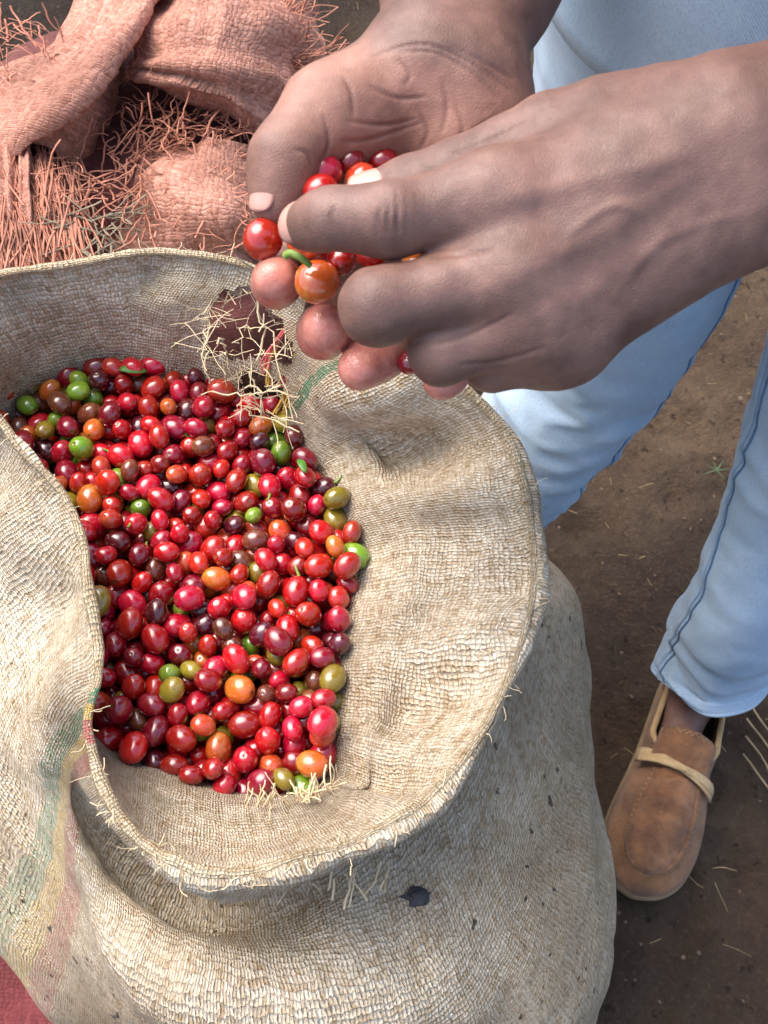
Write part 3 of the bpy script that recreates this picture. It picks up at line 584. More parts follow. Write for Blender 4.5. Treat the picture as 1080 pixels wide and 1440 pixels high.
# ------------------------------------------------------------------ person: signed distance body -> one continuous surface
def seg_cone(Q, a, b, ra, rb):
    ab = b - a; t = np.clip(((Q - a) @ ab) / (ab @ ab), 0, 1); return np.linalg.norm(Q - a - t[:, None] * ab, axis=1) - (ra + (rb - ra) * t)
def smin(a, b, k):
    h = np.clip(.5 + .5 * (b - a) / k, 0, 1); return b * (1 - h) + a * h - k * h * (1 - h)
def polymesh(f, lo, hi, h):
    lo, hi = np.array(lo), np.array(hi); n = np.ceil((hi - lo) / h).astype(int) + 1
    ax = [lo[i] + np.arange(n[i]) * h for i in range(3)]; vol = np.empty(n, np.float32)
    for i in range(n[0]):
        yy, zz = np.meshgrid(ax[1], ax[2], indexing='ij'); Q = np.stack([np.full(yy.size, ax[0][i]), yy.ravel(), zz.ravel()], 1); vol[i] = f(Q).reshape(n[1], n[2])
    ins = vol < 0; c = np.zeros(n - 1, np.int8)
    for a in (0, 1):
        for b in (0, 1):
            for d in (0, 1): c += ins[a:n[0] - 1 + a, b:n[1] - 1 + b, d:n[2] - 1 + d]
    act = np.argwhere((c > 0) & (c < 8)); idx = np.full(n - 1, -1, np.int64); idx[tuple(act.T)] = np.arange(len(act))
    acc = np.zeros((len(act), 3)); w_ = np.zeros(len(act)); offs = [(a, b, d) for a in (0, 1) for b in (0, 1) for d in (0, 1)]
    for o1 in offs:
        for o2 in offs:
            if sum(o2) - sum(o1) == 1 and all(q >= p for p, q in zip(o1, o2)):
                v1 = vol[tuple((act + o1).T)]; v2 = vol[tuple((act + o2).T)]; m = (v1 < 0) != (v2 < 0); t = np.where(m, v1 / np.where(m, v1 - v2, 1), 0)
                acc += m[:, None] * (np.array(o1) + t[:, None] * (np.array(o2) - np.array(o1))); w_ += m
    V = lo + (act + acc / w_[:, None]) * h; Fs = []
    for axn in range(3):
        sl1 = [slice(None)] * 3; sl2 = [slice(None)] * 3; sl1[axn] = slice(0, -1); sl2[axn] = slice(1, None)
        A_, B_ = ins[tuple(sl1)], ins[tuple(sl2)]; e = np.argwhere(A_ != B_); o1, o2 = [k for k in range(3) if k != axn]
        e = e[(e[:, o1] > 0) & (e[:, o2] > 0) & (e[:, o1] < n[o1] - 1) & (e[:, o2] < n[o2] - 1)]
        flip = A_[tuple(e.T)]
        if axn == 1: flip = ~flip
        u = np.zeros(3, int); u[o1] = 1; v = np.zeros(3, int); v[o2] = 1
        q = np.stack([idx[tuple((e - u - v).T)], idx[tuple((e - v).T)], idx[tuple(e.T)], idx[tuple((e - u).T)]], 1); q[~flip] = q[~flip][:, ::-1]; Fs.append(q)
    return V, np.concatenate(Fs)
mm = .001
def chain(Q, pts, k=.004):
    d = None; full = [pts[0]]
    for (a, ra), (b, rb) in zip(pts[:-1], pts[1:]): full += [((a + b) / 2, (ra + rb) / 2 * (.93 if b is not pts[-1][0] else 1.0)), (b, rb)]
    pts = full
    for (a, ra), (b, rb) in zip(pts[:-1], pts[1:]):
        s_ = seg_cone(Q, a, b, ra, rb); d = s_ if d is None else smin(d, s_, k)
    return d
J = lambda x, y, d, r: (atd(x, y, d), r * mm)
# right hand, palm up, coming from the top
RH = {'fing': [[J(478,292,.426,11.5), J(408,372,.424,10.2), J(390,398,.404,9.0), J(386,393,.388,7.9)],
               [J(535,325,.436,11.8), J(470,432,.432,10.6), J(455,468,.412,9.8), J(458,462,.396,9.2)],
               [J(592,350,.434,11.5), J(566,462,.430,10.4), J(540,494,.412,9.6), J(508,517,.399,8.6)],
               [J(650,365,.418,10.5), J(642,468,.424,9.0), J(632,518,.412,7.8), J(622,537,.402,6.8)]],
      'thumb': [J(560,125,.412,17.5), J(455,160,.396,15.0), J(400,222,.386,12.0), J(389,287,.388,9.0)],
      'wr': [J(594,92,.406,17.5), J(655,112,.408,17.0)]}
EL_R = np.array([.075, .56, .975]); EL_L = np.array([.37, .345, .955]); SHR = np.array([.05, .50, 1.27]); SHL = np.array([.40, .46, 1.27])
def right_hand(Q):
    wr = RH['wr']; palm = None
    for f_, w0 in zip(RH['fing'], (wr[0], wr[0], wr[1], wr[1])):
        s_ = seg_cone(Q, w0[0], f_[0][0], .0145, f_[0][1] + .0005); palm = s_ if palm is None else smin(palm, s_, .014)
    for x, y, dd, r in ((515,146,.404,19),(470,172,.400,15),(655,190,.408,17),(690,150,.408,15)): palm = smin(palm, np.linalg.norm(Q - atd(x, y, dd), axis=1) - r * mm, .016)
    palm = smin(palm, seg_cone(Q, wr[0][0], wr[1][0], .0175, .017), .012)
    fo1 = seg_cone(Q, wr[0][0], atd(618,-60,.432), .0175, .0225); fo2 = seg_cone(Q, wr[1][0], atd(716,-40,.432), .0175, .0225); fo = smin(fo1, fo2, .02)
    fo = smin(fo, seg_cone(Q, atd(660,-50,.432), EL_R, .030, .040), .02)
    palm = smin(palm, fo, .012); fs = None
    for f_ in RH['fing']:
        s_ = chain(Q, f_); fs = s_ if fs is None else smin(fs, s_, .0018)
    d = smin(palm, fs, .007); d = smin(d, chain(Q, RH['thumb'], .006), .008)
    return d
LH = {'fing': [[J(700,282,.347,13.5), J(548,308,.341,11.8), J(466,307,.345,9.5), J(430,318,.355,7.7)],
               [J(722,385,.346,13.5), J(532,432,.342,12.0), J(556,418,.366,10.4), J(630,400,.384,9.0)],
               [J(752,448,.353,12.8), J(622,492,.354,11.2), J(634,468,.376,9.6), J(690,440,.39,8.5)],
               [J(790,482,.362,11.6), J(692,508,.366,9.8), J(690,486,.382,8.4), J(730,462,.392,7.4)]],
      'thumb': [J(930,165,.358,17.0), J(778,196,.362,14.5), J(645,250,.368,12.2), J(518,284,.372,9.2)],
      'wr': [J(1052,168,.349,19.0), J(1066,262,.352,19.0)]}
def left_hand(Q):
    wr = LH['wr']; palm = None; tend = (.0185, .0185, .018, .017)
    for f_, w0, tr_ in zip(LH['fing'], (wr[0], wr[0], wr[1], wr[1]), tend):
        s_ = seg_cone(Q, w0[0] * .85 + f_[0][0] * .15, f_[0][0], tr_, f_[0][1] + .001); palm = s_ if palm is None else smin(palm, s_, .013)
    palm = smin(palm, seg_cone(Q, atd(900,330,.362), atd(800,420,.368), .021, .018), .012)
    palm = smin(palm, seg_cone(Q, atd(940,200,.357), atd(850,185,.360), .020, .017), .014)
    fo = smin(seg_cone(Q, wr[0][0], wr[0][0] + (EL_L - wr[0][0]) * .7, .0195, .030), seg_cone(Q, wr[1][0], wr[1][0] + (EL_L - wr[1][0]) * .7, .0195, .030), .02)
    fo = smin(fo, np.linalg.norm(Q - EL_L, axis=1) - .038, .03); fo = smin(fo, seg_cone(Q, wr[0][0] + (EL_L - wr[0][0]) * .6, EL_L, .032, .038), .02)
    palm = smin(palm, fo, .018); fs = None
    for f_ in LH['fing']:
        s_ = chain(Q, f_); fs = s_ if fs is None else smin(fs, s_, .0022)
    for f_ in LH['fing']: palm = smin(palm, np.linalg.norm(Q - (f_[0][0] - ray(800, 300) * .0025), axis=1) - (f_[0][1] + .0005), .01)
    d = smin(palm, fs, .009); th = chain(Q, LH['thumb'], .006); d = smin(d, th, .006)
    return d
def box_of(pts, pad): A = np.array(pts); return A.min(0) - pad, A.max(0) + pad
person = tag(empty('person', (.2, .48, 0)), 'person in light blue jeans and tan suede shoes cupping coffee cherries in both hands', 'person')
bodyV, bodyF, bodyA, nb_ = [], [], [], 0
VOX = .0009
def crease_field(x, y, polylines, w_):
    r = np.zeros(len(x))
    for pl in polylines:
        pl = catmull(np.array(pl, float), 40); amp = np.sin(np.linspace(.12, math.pi - .12, 40)) ** .7; lo2, hi2 = pl.min(0) - 4 * w_, pl.max(0) + 4 * w_
        m = np.where((x > lo2[0]) & (x < hi2[0]) & (y > lo2[1]) & (y < hi2[1]))[0]
        for i in range(0, len(m), 60000):
            q = m[i:i + 60000]; d2 = (x[q, None] - pl[None, :, 0]) ** 2 + (y[q, None] - pl[None, :, 1]) ** 2; r[q] = np.maximum(r[q], (amp[None] * np.exp(-d2 / w_ ** 2)).max(1))
    return r
def vnorm(V, F):
    n = np.zeros_like(V); fn = np.cross(V[F[:, 2]] - V[F[:, 0]], V[F[:, 3]] - V[F[:, 1]])
    for k in range(4): np.add.at(n, F[:, k], fn)
    return n / (np.linalg.norm(n, axis=1, keepdims=True) + 1e-12)
CRE = {'R': [[(526,78),(590,62),(655,84),(718,128)],[(560,72),(612,74),(660,100),(700,138)],[(640,66),(690,92),(722,112)],[(520,120),(560,138),(600,136)],[(640,150),(650,185),(630,215)],[(585,150),(600,185),(590,210)],[(490,170),(540,176),(585,168)],[(455,165),(462,200),(450,230)],[(415,210),(432,216),(440,236)],[(482,108),(494,130),(497,165)],[(622,112),(628,150),(622,185)],
             [(700,160),(660,190),(625,215)],[(560,84),(575,105),(570,120)],[(480,198),(520,196),(600,170)]],
       'L': [[(538,286),(533,308),(539,330)],[(549,288),(546,310),(551,330)],[(560,292),(558,310),(562,326)],[(470,292),(466,306),(470,322)],[(636,214),(680,200),(738,172)],[(600,486),(655,472),(720,442)],[(648,512),(700,508),(765,490)],[(690,352),(660,356),(600,362)]]}
palm_n = {'R': -ray(520, 200) / np.linalg.norm(ray(520, 200)), 'L': ray(800, 320) / np.linalg.norm(ray(800, 320))}
for key, fn_, pts in (('R', right_hand, [atd(330, -90, .36), atd(800, -90, .46), atd(340, 560, .46), atd(740, 580, .37), atd(340, 560, .37), atd(760, -110, .38), atd(620, -90, .47)]),
                      ('L', left_hand, [atd(390, 250, .33), atd(400, 560, .41), atd(1200, -20, .30), atd(1220, 520, .33), atd(800, 560, .41), atd(1180, 0, .40)])):
    lo_, hi_ = box_of(pts, .004); V_, F_ = polymesh(fn_, lo_, hi_, VOX)
    for _ in range(3):
        ac = np.zeros_like(V_); ct_ = np.zeros(len(V_))
        for k in range(4): np.add.at(ac, F_[:, k], V_[F_[:, (k + 1) % 4]]); np.add.at(ct_, F_[:, k], 1)
        V_ = V_ * .5 + ac / ct_[:, None] * .5
    N_ = vnorm(V_, F_); x_, y_, d_ = proj(V_)
    view = np.array([0, 0, CAM_H]) - V_; view /= np.linalg.norm(view, axis=1, keepdims=True); fac = (N_ * view).sum(1)
    V_ = V_ + N_ * (fbm(V_, 60, 3) * .0005)[:, None]
    if key == 'L':   # tendons and veins on the back of the hand
        for pl, wd, am in (([(700,285),(820,255),(980,215)], 17, .0009), ([(724,385),(840,330),(990,240)], 17, .0008), ([(752,448),(860,390),(1000,270)], 17, .0007), ([(860,420),(930,340),(1040,300)], 9, .0005), ([(800,330),(860,290),(900,300)], 8, .0007)):
            V_ = V_ + N_ * (am * crease_field(x_, y_, [pl], wd) * sstep(fac, .1, .4))[:, None]
        for (kx_, ky_) in ((548,306),): V_ = V_ + N_ * (.00025 * np.sin((x_ - kx_) * .45) * np.exp(-((x_ - kx_) / 26) ** 2 - ((y_ - ky_) / 30) ** 2) * (fac > .3))[:, None]
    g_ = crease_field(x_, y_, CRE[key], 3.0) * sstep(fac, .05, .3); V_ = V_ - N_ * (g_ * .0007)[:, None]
    if key == 'L':
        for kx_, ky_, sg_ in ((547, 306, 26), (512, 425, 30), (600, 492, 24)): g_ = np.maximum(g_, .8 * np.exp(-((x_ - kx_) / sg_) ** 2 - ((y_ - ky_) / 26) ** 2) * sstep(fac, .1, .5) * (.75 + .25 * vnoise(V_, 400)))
    pn = palm_n[key]; dt = (N_ * pn).sum(1); pal = sstep(dt, -.15, .45) if key == 'R' else sstep(dt, -.45, .35)
    tips = [f_[-1][0] for f_ in (RH if key == 'R' else LH)['fing']]; dtip = np.min([np.linalg.norm(V_ - t_, axis=1) for t_ in tips], axis=0)
    if key == 'R':
        pal *= 1 - sstep(y_, 100, 30) * sstep(-(y_ - .42 * (x_ - 530)), -95, -20) if False else sstep(y_ - .27 * (x_ - 530), 35, 95)
        pal = np.maximum(pal * .9, 0); thd = np.array([np.linalg.norm(V_ - RH['thumb'][k][0], axis=1) for k in (2, 3)]).min(0); pal *= 1 - .55 * sstep(-thd, -.024, -.012)
        pad_ = sstep(-dtip, -.021, -.012)
    else: pad_ = np.zeros(len(V_)); pal = pal * (x_ < 980)
    edge_l = sstep(-np.linalg.norm(V_ - (RH if key == 'R' else LH)['thumb'][3][0], axis=1), -.014, -.008) * .35
    bodyV.append(V_); bodyF.append(F_ + nb_); nb_ += len(V_); bodyA.append(np.stack([np.maximum(pal, edge_l), pad_, g_ * .4], 1))
# the rest of the body, coarser: upper arms, trunk, neck, head, lower legs and feet inside the clothes
SH_T = at(888, 1260, .02); SH_A = at(974, 1000, .09); sdv = SH_A - SH_T; sdv[2] = 0; sdv /= np.linalg.norm(sdv); SHOE_L = .262
SHOE_H = SH_T + sdv * SHOE_L; ANK = SH_T + sdv * (SHOE_L * .80)
LEGS = {'A': [((612,815),75,.05),((640,770),75,.13),((690,705),78,.22),(( 745,640),86,.29),((800,560),100,.36),((850,470),116,.43),((895,310),146,.55),((940,90),190,.69),((985,-100),225,.80)],
        'B': [((1000,938),75,.10),((1008,910),73,.13),((1042,850),72,.22),((1092,730),77,.31),((1152,600),92,.42),((1235,400),118,.55),((1270,150),170,.69),((1340,-80),220,.80)]}
def leg_ring(q): c = at(*q[0], q[2]); return c, q[1] / FPX * proj(c)[2][0]
LR = {k: [leg_ring(q) for q in v] for k, v in LEGS.items()}
footB = at(612, 815, 0); ANK2 = np.array([footB[0] + .01, footB[1] + .02, .06])
def rest(Q):
    f = lambda *a: np.array(a, float)
    pel = (LR['A'][-1][0] + LR['B'][-1][0]) / 2; pel[2] = .86; ch = f(.225, .485, 1.18); d = seg_cone(Q, pel, ch, .115, .125)
    d = smin(d, seg_cone(Q, f(.13, .50, 1.22), f(.32, .475, 1.22), .095, .095), .05); d = smin(d, seg_cone(Q, SHR, SHL, .055, .055), .05)
    d = smin(d, seg_cone(Q, f(.225, .48, 1.26), f(.225, .46, 1.40), .055, .05), .04); d = smin(d, seg_cone(Q, f(.225, .44, 1.45), f(.225, .455, 1.54), .075, .09), .03)
    d = smin(d, seg_cone(Q, f(.222, .355, 1.485), f(.222, .372, 1.52), .016, .010), .012); d = smin(d, seg_cone(Q, f(.14, .455, 1.47), f(.14, .46, 1.51), .012, .016), .006); d = smin(d, seg_cone(Q, f(.31, .455, 1.47), f(.31, .46, 1.51), .012, .016), .006)
    d = smin(d, seg_cone(Q, SHR, EL_R, .052, .040), .03); d = smin(d, seg_cone(Q, SHL, EL_L, .052, .040), .03)
    d = smin(d, seg_cone(Q, EL_R, atd(664, -60, .432), .040, .0275), .02); d = smin(d, seg_cone(Q, EL_L, (LH['wr'][0][0] + LH['wr'][1][0]) / 2 * .6 + EL_L * .4, .040, .029), .02)
    for k in 'AB':
        L_ = LR[k]
        for (a, ra), (b, rb) in zip(L_[:-1], L_[1:]): d = smin(d, seg_cone(Q, a, b, ra * .74, rb * .78), .008)
    for an, hd, tp in ((ANK, SHOE_H, SH_T), (ANK2, ANK2, ANK2 - sdv * .2)):
        top_ = LR['B'][0][0] if an is ANK else LR['A'][0][0]
        d = smin(d, seg_cone(Q, f(an[0], an[1], .055), top_, .027, .031), .012)
        tt_ = an * .35 + tp * .65; d = smin(d, seg_cone(Q, f(an[0], an[1], .05), f(tt_[0], tt_[1], .035), .024, .016), .015)
    return d
V_, F_ = polymesh(rest, (-.02, .08, .005), (.50, .70, 1.66), .006)
bodyV.append(V_); bodyF.append(F_ + nb_); bodyA.append(np.zeros((len(V_), 3)))
BV, BF, BA = np.concatenate(bodyV), np.concatenate(bodyF), np.concatenate(bodyA)
me = mesh('body', BV, BF); 
if len(me.vertices) == len(BA):
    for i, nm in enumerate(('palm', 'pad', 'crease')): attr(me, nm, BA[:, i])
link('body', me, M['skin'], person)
print('body verts', len(BV), len(me.vertices))
# nails
def nail(tip, prev, dors, r, rp, L, wd, label, sh=.6):
    ax_ = tip - prev; ax_ /= np.linalg.norm(ax_); dors = dors - ax_ * (dors @ ax_); dors /= np.linalg.norm(dors); sid = np.cross(ax_, dors)
    V = []; nu, nv = 12, 11
    for i in range(nu):
        t = i / (nu - 1); s_ = (t - sh) * L
        for j in range(nv):
            q = j / (nv - 1) * 2 - 1; rw = wd * (.12 + .88 * (1 - abs(2 * t - 1) ** 3.2) ** .5); ph = q * rw
            dip = max(0, s_) / r; rr = r * math.sqrt(max(.05, 1 - min(.93, (dip * .82)) ** 2)) + .0005 + (rp - r) * max(0, -s_) / np.linalg.norm(tip - prev) - .0012 * (1 - t) ** 4
            V.append(tip + ax_ * s_ + (dors * math.cos(ph) + sid * math.sin(ph)) * rr)
    o = link('fingernail', mesh('fingernail', V, grid_faces(nu, nv)), M['nail'], person); sm = o.modifiers.new('s', 'SOLIDIFY'); sm.thickness = .0006; sm.offset = -1; o['label'] = label
cv = lambda x, y, dz: np.array([x, 0, 0]) + (-y) * np.array([0, CT, ST]) + dz * np.array([0, -ST, CT])   # image right / down / towards the lens
f0 = LH['fing'][0]; nail(f0[3][0], f0[2][0], cv(-.25, -.1, 1), f0[3][1], f0[2][1], .0120, 1.0, 'pale index fingernail', .50)
t0 = RH['thumb']; nail(t0[3][0], t0[2][0], cv(-.85, .1, 1), t0[3][1], t0[2][1], .0125, .70, 'pale thumbnail', .62)
t0 = LH['thumb']; nail(t0[3][0], t0[2][0], cv(0, -.6, 1), t0[3][1], t0[2][1], .0125, .9, 'pale thumbnail')
# jeans
def leg_mesh(key, nz=150, na_=110):
    L_ = LR[key]; C = catmull([c for c, r in L_], nz); R_ = catmull([[r] for c, r in L_], nz)[:, 0]
    T = np.gradient(C, axis=0); T /= np.linalg.norm(T, axis=1, keepdims=True); A_ = np.cross(T, np.array([0, 1., 0])); A_ /= np.linalg.norm(A_, axis=1, keepdims=True); B_ = np.cross(A_, T); B_ *= -1
    an = np.linspace(0, 2 * np.pi, na_, endpoint=False); G_ = C[:, None, :] + R_[:, None, None] * (np.cos(an)[None, :, None] * A_[:, None, :] + 1.0 * np.sin(an)[None, :, None] * B_[:, None, :])
    N_ = (G_ - C[:, None, :]); N_ /= np.linalg.norm(N_, axis=2, keepdims=True); P_ = G_.reshape(-1, 3); n_ = N_.reshape(-1, 3)
    t_ = np.repeat(np.linspace(0, 1, nz), na_); a_ = np.tile(an, nz); z_ = P_[:, 2]
    low = np.exp(-((z_ - (.12 if key == 'B' else .30)) / .09) ** 2); kn = np.exp(-((z_ - .42) / .08) ** 2)
    an_ = P_ @ np.array([[1, 0, .35], [0, 1, .2], [.2, .3, 2.6]]); rid = 1 - 2 * np.abs(fbm(an_, 11, 2)); rid2 = 1 - 2 * np.abs(fbm(an_ + 7, 22, 2))
    dsp = fbm(P_, 8, 3) * .005 + (.0012 + low * .0040 + kn * .0025) * rid + (.0004 + low * .0016) * rid2 + fbm(P_ + 4, 38, 2) * .0008
    P_ = P_ + n_ * dsp[:, None]
    arc = np.concatenate([[0], np.cumsum(np.linalg.norm(np.diff(C, axis=0), axis=1))])
    uv_ = np.stack([a_ * .07, np.repeat(arc, na_)], 1)
    return P_, grid_faces(nz, na_, False, True), uv_, P_.reshape(nz, na_, 3), n_.reshape(nz, na_, 3)
jv, jf, ju, b0 = [], [], [], 0; LG = {}
for k in 'AB':
    a_, f_, u_, g_, n_ = leg_mesh(k); LG[k] = (g_, n_); jv.append(a_); jf.append(f_ + b0); ju.append(u_); b0 += len(a_)
pel = (LR['A'][-1][0] + LR['B'][-1][0]) / 2; nr_, na_ = 24, 110; an = np.linspace(0, 2 * np.pi, na_, endpoint=False)
Pw = np.array([[(pel[0] + (.135 - .03 * t) * math.cos(q) * .98, pel[1] + (.118 - .02 * t) * math.sin(q), .775 + .20 * t) for q in an] for t in np.linspace(0, 1, nr_)]).reshape(-1, 3)
jv.append(Pw); jf.append(grid_faces(nr_, na_, False, True) + b0); ju.append(np.stack([np.tile(an * .12, nr_), np.repeat(np.linspace(0, .2, nr_), na_)], 1))
jo = link('jeans', mesh('jeans', np.concatenate(jv), np.concatenate(jf), np.concatenate(ju)), M['denim'], person); sm = jo.modifiers.new('s', 'SOLIDIFY'); sm.thickness = .0016; sm.offset = 0
def sub(name, me_, mat, parent): 
    o = link(name, me_, mat); o.parent = parent; o.matrix_parent_inverse = (Matrix.Translation(person.location)).inverted() if parent is not person else Matrix.Translation(person.location).inverted(); return o
def seam(key, side, step, off, r, mat):   # inseam running down the inner side of the leg, a little to the front
    g_, n_ = LG[key]; idx = []
    for i in range(150):
        x_, _, d_ = proj(g_[i]); k = int(np.argmax(x_ * side)); t_ = 1 if d_[(k + 6) % 110] < d_[(k - 6) % 110] else -1; idx.append((k, t_))
    ang_ = np.unwrap(np.array([k for k, _ in idx]) / 110 * 2 * np.pi); c_ = np.polyfit(np.arange(150), ang_, 2); sg_ = np.sign(sum(t for _, t in idx)); L_ = []
    for i in range(150):
        f_ = (np.polyval(c_, i) / (2 * np.pi) * 110 + sg_ * step) % 110; k = int(f_); w_ = f_ - k; L_.append((g_[i, k] + n_[i, k] * off) * (1 - w_) + (g_[i, (k + 1) % 110] + n_[i, (k + 1) % 110] * off) * w_)
    V_, F_ = tubes([L_], [r], 6); return link('seam', mesh('seam', V_, F_), mat, jo)
for key, side in (('A', 1), ('B', -1)):
    seam(key, side, 7, .0011, .0011, M['stitch']); seam(key, side, 4.6, .0012, .0022, M['denim'])
g_, n_ = LG['B']; L_ = g_[6] + n_[6] * .0005; V_, F_ = tubes([np.vstack([L_, L_[:1]])], [.0007], 5); link('cuff_stitch', mesh('cuff_stitch', V_, F_), M['hem_light'], jo)
L_ = g_[1] + n_[1] * .0004; V_, F_ = tubes([np.vstack([L_, L_[:1]])], [.0022], 6); link('cuff', mesh('cuff', V_, F_), M['denim'], jo)
# shirt
def shirt(Q):
    f = lambda *a: np.array(a, float); d = seg_cone(Q, np.array([pel[0], pel[1], .90]), f(.225, .485, 1.18), .128, .135)
    d = smin(d, seg_cone(Q, f(.13, .50, 1.22), f(.32, .475, 1.22), .103, .103), .05); d = smin(d, seg_cone(Q, SHR, SHL, .064, .064), .05)
    d = smin(d, seg_cone(Q, SHR, SHR * .5 + EL_R * .5, .066, .058), .03); d = smin(d, seg_cone(Q, SHL, SHL * .5 + EL_L * .5, .066, .058), .03)
    return np.maximum(d, .93 - Q[:, 2])
V_, F_ = polymesh(shirt, (-.1, .2, .9), (.56, .72, 1.40), .008); V_ += fbm(V_, 12, 3)[:, None] * .004 * vnorm(V_, F_); link('shirt', mesh('shirt', V_, F_), M['shirt'], person)
V_, F_ = polymesh(lambda Q: np.maximum(seg_cone(Q, np.array([.225, .462, 1.50]), np.array([.225, .47, 1.55]), .090, .094), 1.53 - Q[:, 2] - .6 * (Q[:, 1] - .44)), (.1, .34, 1.38), (.35, .6, 1.68), .006); link('hair', mesh('hair', V_, F_), M['hair'], person)
# shoes, built along local +x from heel (0) to toe (L)
def shoe_parts():
    L = SHOE_L; T = np.linspace(0, 1, 60)
    wt = np.array([0, .03, .12, .3, .5, .62, .75, .85, .93, .98, 1]); wl = np.array([.0, .018, .029, .034, .0375, .044, .0475, .045, .036, .022, .0])
    def outline(scale=1.0, n=140, inset=0.0):
        t = .5 - .5 * np.cos(np.linspace(0, np.pi, n // 2)); w = np.interp(t, wt, wl); w = np.convolve(np.pad(w, 3, mode='edge'), np.ones(7) / 7, 'valid'); w[0] = w[-1] = 0
        cx = .006 * np.sin(t * 3.1)             # slight inward swing
        a = np.stack([t * L, cx + w], 1); b = np.stack([t * L, cx - w], 1)[::-1]; o = np.vstack([a, b[1:-1]])
        c = o.mean(0); v = o - c; ln = np.linalg.norm(v, axis=1, keepdims=True); return c + v * (1 - inset / ln) * scale
    O = outline(); n_ = len(O); parts = []
    def loft(rings, cap0=False, cap1=False):
        G_ = np.array(rings); k = G_.shape[1]; V_ = G_.reshape(-1, 3); F_ = [tuple(f) for f in grid_faces(len(rings), k, False, True)]
        me_ = bpy.data.meshes.new('p'); fs = list(F_)
        if cap0: fs.append(tuple(range(k))[::-1])
        if cap1: fs.append(tuple(range((len(rings) - 1) * k, len(rings) * k)))
        me_.from_pydata([tuple(v) for v in V_], [], fs); return me_
    R3_ = lambda o, z: np.column_stack([o, np.broadcast_to(z, len(o))])
    spring = lambda o: .010 * sstep(o[:, 0] / L, .80, 1.0) 
    so = lambda ins, z: R3_(outline(inset=ins), z + spring(outline(inset=ins)))
    parts.append(('sole', loft([so(.003, .0), so(-.002, .004), so(-.0025, .012), so(-.001, .017), so(.004, .0185)], True, True), M['sole']))
    parts.append(('welt', loft([so(.0035, .0175), so(-.0002, .0185), so(-.0005, .0215), so(.003, .0235)], True, True), M['leather']))
    # upper: wall height by position, lean inwards to the apron seam in front, to the collar behind
    t = O[:, 0] / L; toe = sstep(t, .40, .50)
    wall_h = .044 - .010 * sstep(t, .15, .4) + .008 * sstep(t, .42, .52) - .022 * sstep(t, .60, 1.0)
    ins_top = .003 + .017 * toe
    rings = []
    for q in np.linspace(0, 1, 12):
        bul = .0035 * math.sin(q * 3.14); ii = .002 + (ins_top - .002) * q ** 1.6
        c = O.mean(0); sgn_ = np.column_stack([np.zeros(n_), np.sign(O[:, 1] - .004)])
        d_ = O - np.column_stack([np.clip(O[:, 0], .25 * L, .78 * L), .006 * np.sin(np.clip(O[:, 0] / L, .25, .78) * 3.1)]); ln = np.linalg.norm(d_, axis=1, keepdims=True) + 1e-9
        o2 = O - d_ / ln * np.minimum(ii - bul, .9 * ln[:, 0])[:, None]; z_ = .020 + wall_h * q + spring(O) * (1 - q * .3); rings.append(R3_(o2, z_))
    rings[-1][:, 2] += .0008 * np.sin(np.arange(n_) * 1.1)
    up = loft(rings); parts.append(('upper', up, M['leather'])); topr = rings[-1]
    fr_ = (t > .50); idx = np.where(fr_)[0]
    seam_l = topr[idx]; V_, F_ = tubes([seam_l + np.array([0, 0, .0008])], [.0028], 6); parts.append(('apron_seam', mesh('apron_seam', V_, F_), M['suede']))
    nst = len(seam_l); sl = []
    for k in range(2, nst - 2, 1):
        d_ = np.array([np.clip(seam_l[k][0], 0, .78 * L), .004]) - seam_l[k][:2]; d_ = d_ / np.linalg.norm(d_) * .0035
        sl.append([seam_l[k] + np.array([-d_[0], -d_[1], -.0008]), seam_l[k] + np.array([0, 0, .0030]), seam_l[k] + np.array([d_[0], d_[1], .0008])])
    V_, F_ = tubes(sl, [.0005] * len(sl), 4); parts.append(('stitching', mesh('stitching', V_, F_), M['strap']))
    # apron: rows between the two sides
    half = idx[idx < n_ // 2 + 1]; rowsA = []
    left_pts = topr[half]; oth = [(n_ - k) % n_ for k in half]; right_pts = topr[oth]
    for a_, b_ in zip(left_pts, right_pts):
        q = np.linspace(0, 1, 24)[:, None]; row = a_ * (1 - q) + b_ * q; tx = row[:, 0] / L; row[:, 2] += .013 * np.sin(q[:, 0] * np.pi) ** .7 * (1 - sstep(tx, .86, 1)) + .0040 * np.sin(tx * 85 + 1.5 * np.sin(q[:, 0] * 5)) * np.sin(q[:, 0] * np.pi) * sstep(tx, .5, .56) * (1 - sstep(tx, .66, .80)); row[:, 2] -= .0030; rowsA.append(row)
    parts.append(('apron', mesh('apron', np.array(rowsA).reshape(-1, 3), grid_faces(len(rowsA), 24)), M['suede']))
    # tongue
    rowsT = []
    for q in np.linspace(0, 1, 16):
        x = L * (.545 - .145 * q); wdt = .0285 * (1 - .05 * q) * (1 - .55 * max(0, (q - .84) / .16) ** 2); zc = .064 + .016 * q
        rowsT.append([(x, .004 + s_ * wdt, zc + .009 * (1 - s_ * s_)) for s_ in np.linspace(-1, 1, 16)])
    tm = mesh('tongue', np.array(rowsT).reshape(-1, 3), grid_faces(16, 16)); parts.append(('tongue', tm, M['suede']))
    e_ = [rowsT[-2][j] for j in range(1, 15)]; V_, F_ = tubes([[np.array(p) + np.array([.003 if k % 2 else -.001, 0, .0022]) for k, p in enumerate(e_)]], [.0006], 4); parts.append(('tongue_stitch', mesh('tongue_stitch', V_, F_), M['strap']))
